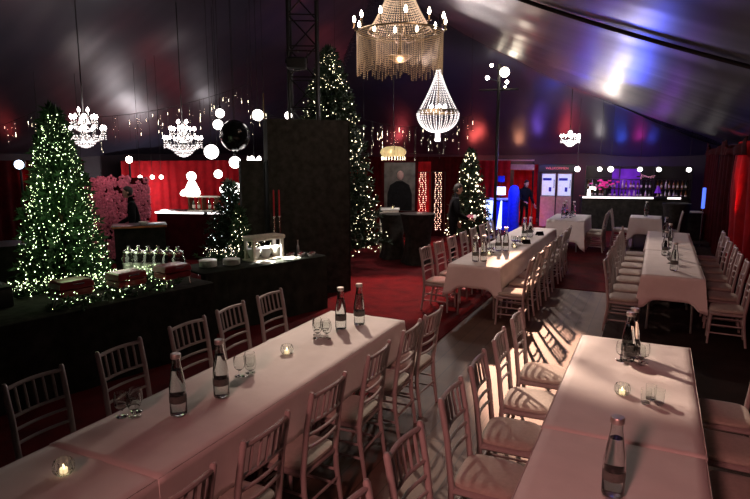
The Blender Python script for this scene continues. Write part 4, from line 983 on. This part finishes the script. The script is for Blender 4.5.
# small far tables
cloth(-2.18, .95, 16.3, 18.1, 'white tablecloth on the table before the kiosk', 'white tablecloths on small tables', .5, .765, 3)
t = dup(TB, (-2.18, 17.2, .012), 0, 'folding table before the kiosk, under white cloth', 'far folding tables'); 
cloth(-.24, .80, 17.9, 18.8, 'white tablecloth on the small table in front of the bar counter', 'white tablecloths on small tables', .45, .752, 4)
t = thing('square_table', 'small table in front of the bar counter under white cloth', 'table', (-.24, 18.35, 0))
MB().bbox((0, 0, .73), (.72, .82, .03), .006).build('tabletop', M['whitewood'], t)
for sx in (-1, 1):
    for sy in (-1, 1): MB().tube([(sx * .3, sy * .35, .715), (sx * .3, sy * .35, 0)], .016, 8).build('leg', M['steel'], t)
dup(CH, (-.90, 18.35, 0), -pi / 2, 'white spindle-back chair at the kiosk side of the small table before the bar', 'chairs at the small table')
dup(CH, (.42, 18.45, 0), pi / 2, 'white spindle-back chair at the drape side of the small table before the bar', 'chairs at the small table')
dup(CH, (-1.46, 16.9, .001), pi / 2, 'white spindle-back chair at the table before the kiosk, first on its aisle side', 'chairs at the kiosk table')
dup(CH, (-1.46, 17.65, .001), pi / 2, 'white spindle-back chair at the table before the kiosk, second on its aisle side', 'chairs at the kiosk table')
put(BT, (-.24, 18.4, .756), 'water bottle on the small table in front of the bar counter')
for k, (x, y) in enumerate([(-2.3, 16.8), (-2.1, 17.4), (-2.35, 17.6)]): put(BT, (x, y, .769), 'water bottle on the table before the kiosk, %s from the camera end' % ORD[k])
for k in range(4): put(GL, (-2.25 + .1 * (k % 2), 17.0 + .1 * (k // 2), .769), 'stemmed clear glass on the table before the kiosk', 'glasses on the kiosk table')
cocktail('black covered cocktail table between the small white table and the drapes', (.55, 19.3, 0), .38)
t = thing('service_counter', 'black low counter with a pale top edge by the drape corner', 'counter', (.70, 20.3, 0), .2)
MB().bbox((.2, .2, .76), (.85, .5, .035), .008).build('countertop', M['porcelain'], t); MB().box((.2, .22, .37), (.8, .44, .74)).build('counter_body', M['black'], t)
t = thing('blue_tube_lamp', 'short upright blue glowing tube lamp on a stand among the drapes', 'lamp', (1.22, 19.25, 0))
MB().lathe([(.04, 1.02), (.045, 1.04), (.045, 1.55), (.04, 1.57), (.003, 1.575)], n=12).build('lamp_tube', mat('blue tube', (.05, .1, .9), .4, emit=(.08, .16, 1), estr=1.6), t)
MB().tube([(0, 0, 0.02), (0, 0, 1.03)], .014, 8).build('pole', M['chrome'], t); MB().lathe([(.14, 0), (.14, .02), (.003, .03)], n=18).build('base', M['chrome'], t)

# ------------------------------------------------------------------ corner bar behind the buffet
d = Vector((1.95, .62, 0)); ba = atan2(d.y, d.x)
t = thing('corner_bar', 'dark corner bar with a bright strip on its edge behind the buffet', 'bar', (-11.25, 10.66, .012), ba)
MB().bbox((1.02, .3, 1.08), (2.05, .6, .05), .01).build('countertop', M['plasticblack'], t); MB().box((1.02, .32, .53), (1.98, .5, 1.05)).build('counter_front', M['darkred'], t)
MB().box((.66, -.008, 1.08), (1.28, .014, .04)).build('light_strip', M['barstrip'], t); MB().box((1.7, -.008, 1.08), (.6, .014, .04)).build('light_strip', M['barstrip'], t)
t = thing('bar_shelf', 'low glass-fronted shelf standing on the corner bar', 'shelf', (-10.45, 11.02, 1.12), ba)
for z in (.01, .36): MB().box((.35, .1, z), (.8, .22, .025)).build('shelf_board', M['whitewood'], t)
for x in (0, .35, .7): MB().box((x, .1, .185), (.03, .2, .32)).build('upright', M['brass'], t)
for k in range(5):
    x = .08 + .14 * k
    if k == 2: continue
    put(SP[k % 3], (-10.45 + x * cos(ba) - .1 * sin(ba), 11.02 + x * sin(ba) + .1 * cos(ba), 1.143), '%s bottle standing in the low shelf on the corner bar, %s in the row' % (SP_names[k % 3], ORD[k]))
def table_globe(label, loc, r):
    t = thing('table_globe_lamp', label, 'lamp', loc, 0, 'globe lamps on the corner bar')
    MB().ball((0, 0, r + .06), r, 18, 12).build('globe', M['globe'], t); MB().lathe([(.07, -.38), (.07, -.365), (.018, -.35), (.018, .08), (.003, .085)], n=14).build('base', M['brass'], t)
table_globe('globe lamp on the corner bar by the slim rod, lower of the two', (-9.36, 11.1, 1.5), .125); table_globe('globe lamp on the corner bar beside the fir lights', (-9.12, 11.22, 1.5), .14)
t = thing('globe_lamp', 'small globe lamp hanging over the end of the corner bar', 'lamp', (-9.46, 11.0, 2.05), 0)
MB().ball((0, 0, 0), .10, 18, 12).build('globe', M['globe'], t); MB().tube([(0, 0, .09), (0, 0, cablelen(-9.46, 11.0, 2.05))], .006, 5).build('cord', M['cable'], t)
t = thing('statue_lamp', 'white glowing lamp shaped like a draped seated figure on the corner bar', 'lamp', (-10.30, 11.0, 1.515), .3)
MB().lathe([(.16, .0), (.20, .06), (.17, .16), (.11, .28), (.085, .34), (.03, .37)], n=20).tube([(-.1, -.02, .1), (-.2, -.05, .06), (-.27, -.06, .03)], [.09, .08, .04], 10).build('figure', M['globe'], t)
MB().ball((.0, 0, .47), .115, 18, 12).build('globe', M['globe'], t)
t = thing('flower_wall', 'tall wall of dusky pink blossoms beside the corner bar', 'flowers', (-12.0, 9.55, .012), .72)
MB().box((.55, .06, .98), (1.3, .06, 1.95)).build('backing_board', M['darkred'], t)
f = MB(); rnd = random.Random(6)
for k in range(330):
    x, z = rnd.uniform(-.1, 1.2), rnd.uniform(.15, 1.95); p = Vector((x, -.02 - rnd.random() * .05, z)); r = rnd.uniform(.035, .06)
    for j in range(5): f.ball(p + Vector((r * cos(j * 1.257 + k), -.01, r * sin(j * 1.257 + k))), r * .75, 6, 4)
f.build('blossoms', M['pink'], t, kind='stuff')
t = thing('standing_counter', 'dark standing counter with an orange rim behind the glass jars', 'counter', (-9.25, 7.72, .012), atan2(.72, .65))
MB().bbox((.48, .28, 1.12), (1.0, .56, .05), .01).build('countertop', M['plasticblack'], t); MB().box((.48, .28, .55), (.92, .46, 1.1)).build('counter_body', M['black'], t)
MB().box((.48, -.006, 1.12), (.98, .012, .03)).build('rim', mat('copper rim', (.5, .16, .07), .35, .8), t)
t = thing('white_bowl', 'small white bowl on the dark standing counter', 'bowl', (-8.96, 8.2, 1.159))
MB().lathe([(.04, 0), (.045, .004), (.09, .06), (.085, .06), (.04, .01), (.003, .009)], n=18).build('bowl_body', M['porcelain'], t)
t = thing('flood_stand', 'bright warm flood lamp on a slim stand behind the flower wall', 'lamp', (-12.71, 11.29, .012))
MB().tube([(0, 0, 0), (0, 0, 2.3)], .025, 8).build('pole', M['blackmetal'], t); MB().ball((0, 0, 2.37), .085, 14, 10).build('bulb', M['bulb'], t); MB().lathe([(.22, 0), (.22, .02), (.003, .03)], n=18).build('base', M['blackmetal'], t)
for k, (x, y, z) in enumerate([(-11.7, 10.7, 1.95), (-11.5, 10.9, 1.95), (-11.3, 11.0, 1.95), (-12.4, 9.6, 2.06)]):
    t = thing('small_globe_lamp', 'little round lamp hanging by the flower wall, %s of the row' % ORD[k], 'lamp', (x, y, z), 0, 'little round lamps by the flower wall')
    MB().ball((0, 0, 0), .055, 12, 8).build('globe', M['globe'], t); MB().tube([(0, 0, .05), (0, 0, cablelen(x, y, z))], .005, 5).build('cord', M['cable'], t)
t = thing('stage_lamp', 'blue-white lamp on a stand far behind the buffet beside the wide fir tree', 'lamp', (-11.72, 7.66, .012))
MB().tube([(0, 0, 0), (0, 0, 2.2)], .025, 8).build('pole', M['blackmetal'], t); MB().lathe([(.05, 2.2), (.10, 2.24), (.11, 2.36), (.09, 2.38)], n=14).build('lamp_body', M['blackmetal'], t)
MB().ball((.06, -.06, 2.30), .085, 12, 8).build('lens', mat('blue white lens', (.7, .8, 1), .3, emit=(.6, .75, 1), estr=9), t); MB().lathe([(.22, 0), (.22, .02), (.003, .03)], n=18).build('base', M['blackmetal'], t)
cocktail('black covered cocktail table beyond the camera end of the buffet', (-9.6, 5.9, .012), .4, 1.05)

# ------------------------------------------------------------------ lights
def light(kind, name, loc, col, power, size=.1, target=None, spot=60, blend=.6):
    L = bpy.data.lights.new(name, kind); L.color = col; L.energy = power
    if kind == 'AREA': L.size = size
    else: L.shadow_soft_size = size
    if kind == 'SPOT': L.spot_size = radians(spot); L.spot_blend = blend
    o = bpy.data.objects.new(name, L); COL.objects.link(o); o.location = loc
    if target:
        o.rotation_euler = (Vector(target) - Vector(loc)).to_track_quat('-Z', 'Y').to_euler()
    return o
WARM = (1, .70, .56)
light('POINT', 'chandelier_light', (-3.5, 8.08, 3.62), WARM, 45, .06)
for k in range(4):
    a = pi / 4 + k * pi / 2; light('POINT', 'chandelier_bulb_light', (-3.5 + .8 * cos(a), 8.08 + .8 * sin(a), 4.42), WARM, 8, .05)
light('POINT', 'basket_chandelier_light', (-4.73, 13.18, 2.8), (1, .85, .8), 160, .1)
light('POINT', 'basket_chandelier_glow', (-4.73, 12.55, 3.7), (1, .88, .84), 60, .06)
light('POINT', 'candle_chandelier_light', (-10.21, 8.04, 3.5), (1, .9, .86), 20, .1)
light('POINT', 'candle_chandelier_light', (-9.67, 10.12, 3.4), (1, .9, .86), 20, .1)
light('POINT', 'far_chandelier_light', (-2.63, 19.83, 3.12), (1, .86, .78), 70, .08)
light('SPOT', 'front_fill', (-.9, -2.6, 3.75), (1, .36, .325), 940, .3, (.3, 5.3, .3), 69, 1)  # unseen pink fill added behind the camera
light('SPOT', 'mast_key_lamp', (-4.34, 17.7, 4.95), (1, .54, .36), 19000, .06, (-1.05, 7.4, .0), 10.5, .45)
light('SPOT', 'truss_key_lamp', (-6.0, 9.2, 6.3), (1, .76, .60), 1750, .08, (-2.75, 4.75, .75), 21, .9)
light('SPOT', 'truss_key_lamp', (-5.8, 9.1, 6.3), (1, .70, .54), 9800, .08, (-.45, 5.5, .75), 15, .85)
light('SPOT', 'flood_mast_lamp', (-4.30, 17.65, 4.9), (1, .76, .64), 640, .15, (-2.3, 11, .75), 55)
light('SPOT', 'flood_mast_lamp', (-4.30, 17.65, 4.9), (1, .70, .56), 850, .12, (.2, 11.8, .75), 24, 1)
light('SPOT', 'buffet_shelf_lamp', (-5.62, 7.70, 1.12), (1, .94, .82), 170, .04, (-5.60, 7.72, .8), 130, .4)
light('POINT', 'fir_glow', (-6.75, 5.0, 1.7), (.75, 1, .5), 7, .15)
light('POINT', 'fir_glow', (-6.9, 4.9, 2.1), (.7, 1, .5), 6, .2)
light('POINT', 'fir_glow', (-6.55, 5.45, 1.15), (.9, 1, .7), 4, .2)
light('SPOT', 'carpet_fill', (-5.0, 12.6, 5.0), (1, .25, .22), 2100, .15, (-4.5, 10.0, 0), 36)  # added red spot with no fixture, brightens one stretch of carpet
light('SPOT', 'aisle_fill', (-.7, 19.6, 4.6), (1, .2, .2), 2600, .2, (-1.15, 15.2, 0), 30)  # fixtureless red spot added to redden the far aisle
light('SPOT', 'blue_booth_light', (-4.5, 18.9, 2.3), (.05, .09, 1), 420, .1, (-4.75, 20.3, .5), 75, .8)
light('POINT', 'curtain_fill', (-4.5, 21.3, .4), (1, .12, .10), 45, .1)  # unseen red light added to brighten the far curtain
light('POINT', 'curtain_fill', (-6.4, 16.0, .5), (1, .12, .12), 45, .1)  # same added red fill for the curtain by the portrait
light('POINT', 'bar_purple', (-1.0, 22.4, 1.6), (.45, .1, 1), 16, .1)
light('SPOT', 'drape_fill', (1.12, 14.6, .2), (1, .05, .05), 900, .04, (1.50, 15.2, 2.1), 26, .9)  # unseen spot added to draw the bright red fold on the drape
light('POINT', 'corner_bar_red', (-13.5, 15.5, 1.0), (1, .05, .07), 16, .2)
light('POINT', 'flower_light', (-11.2, 9.2, 2.2), (1, .45, .5), 9, .1)
# added point lights without fixtures, placed so the satin lining mirrors them in streaks
for nm, loc, col, pw in [('blue_streak_fill', (-1.5, 24.2, 1.8), (.05, .12, 1), 38), ('blue_streak_fill', (-.3, 24.3, 1.6), (.06, .10, 1), 24), ('red_streak_fill', (-3.3, 24.0, 1.8), (1, .08, .09), 50),
                         ('white_streak_fill', (-2.3, 23.9, 2.0), (1, .9, .86), 26), ('magenta_streak_fill', (-.8, 23.9, 1.9), (1, .05, .6), 20), ('red_streak_fill', (-7.2, 24.3, 1.9), (1, .12, .10), 75),
                         ('amber_streak_fill', (-5.3, 24.4, 1.9), (1, .38, .2), 36), ('red_streak_fill', (-10.8, 24.2, 1.9), (1, .10, .12), 50), ('white_streak_fill', (-15.2, 14.8, 1.3), (1, .9, .92), 190),
                         ('white_streak_fill', (-13.8, 17.0, 1.9), (1, .9, .92), 60), ('red_streak_fill', (-16.2, 10.6, 1.9), (1, .08, .08), 14), ('red_streak_fill', (-15.6, 12.6, 2.0), (1, .06, .10), 6),
                         ('white_streak_fill', (-2.15, 19.6, 2.9), (1, .86, .76), 170), ('blue_streak_fill', (-3.5, 20.6, 2.5), (.08, .10, 1), 90), ('violet_streak_fill', (-4.4, 23.6, 1.9), (.25, .12, .9), 50)]:
    light('POINT', nm, loc, col, pw * .6, .12)
light('SPOT', 'blue_lining_fill', (-1.6, 16.0, 2.4), (.06, .10, 1), 260, .2, (-1.4, 8.6, 4.3), 40, 1)  # added spot without fixture, tints the near lining blue
light('SPOT', 'pink_lining_fill', (-8.0, 12.6, 2.8), (.8, .25, .55), 120, .1, (-9.2, 13.6, 6.3), 50, 1)  # added spot without fixture, pink patch high on the lining
light('SPOT', 'amber_lining_fill', (-9.3, 11.4, 2.7), (1, .66, .42), 120, .1, (-11.1, 10.7, 5.6), 22, 1)  # added narrow spot, small warm patch on the lining, no lamp there
light('SPOT', 'violet_lining_fill', (-6.2, 15.0, 2.8), (.42, .2, .75), 260, .2, (-7.0, 19.5, 5.0), 70, 1)  # added wide spot, violet tint on the far lining, no lamp there

W = bpy.data.worlds.new('night'); S.world = W; W.use_nodes = True
W.node_tree.nodes['Background'].inputs['Color'].default_value = (.22, .23, .34, 1); W.node_tree.nodes['Background'].inputs['Strength'].default_value = .016

# ------------------------------------------------------------------ plan units to metres
# everything above was drawn on a plan 1 / U larger than life with the floor LIFT too high: bring it to real size
U, LIFT = .87, .105
bpy.context.view_layer.update()
def bounds(o):
    lo, hi = 1e9, -1e9
    for q in [o] + list(o.children_recursive):
        if q.type == 'MESH' and len(q.data.vertices):
            for c in q.bound_box:
                z = (q.matrix_world @ Vector(c)).z; lo = min(lo, z); hi = max(hi, z)
    return lo, hi
for o in list(S.objects):
    if o.parent: continue
    L = o.location.copy(); sc = o.scale.copy()
    if o.type == 'LIGHT':
        o.location = (L.x * U, L.y * U, L.z * U + LIFT); o.data.energy *= U * U; continue
    lo, hi = bounds(o); nm = o.name.split('.')[0]
    if nm == 'spindle_back_chair':
        o.location = (L.x * .866, L.y * .866, L.z); o.scale = (.94, .98, 1.0)
    elif nm.endswith('_carpet') or nm == 'floor':
        o.location = (L.x * U, L.y * U, L.z); o.scale = (U, U, 1)
    elif lo < .06 and nm not in ('back_bar', 'kiosk', 'ceiling'):
        k = U + LIFT / hi
        o.location = (L.x * U, L.y * U, L.z * k if L.z > .05 else L.z); o.scale = (sc.x * U, sc.y * U, sc.z * k)
    else:
        o.location = (L.x * U, L.y * U, L.z * U + LIFT); o.scale = (sc.x * U, sc.y * U, sc.z * U)

# ------------------------------------------------------------------ camera
cd = bpy.data.cameras.new('camera'); cam = bpy.data.objects.new('camera', cd); COL.objects.link(cam)
cd.sensor_width = 36; cd.lens = 583 * 36 / 750; cd.clip_end = 200
th = math.atan(94.5 / 583); al = math.atan(285 / (583 / cos(th)))
dv = Vector((-sin(al), cos(al), 0)); zv = Vector((0, 0, 1)); Rv = Vector((cos(al), sin(al), 0)); Fv = dv * cos(th) - zv * sin(th); Uv = dv * sin(th) + zv * cos(th)
cam.matrix_world = Matrix(((Rv.x, Uv.x, -Fv.x, 0), (Rv.y, Uv.y, -Fv.y, 0), (Rv.z, Uv.z, -Fv.z, 2.5 * U + LIFT), (0, 0, 0, 1)))
S.camera = cam
S.view_settings.view_transform = 'Standard'; S.view_settings.look = 'None'; S.view_settings.gamma = 1; S.view_settings.exposure = 0; S.view_settings.use_curve_mapping = False
S.cycles.use_denoising = True
S.cycles.max_bounces = 8; S.cycles.transmission_bounces = 8; S.cycles.sample_clamp_indirect = 4
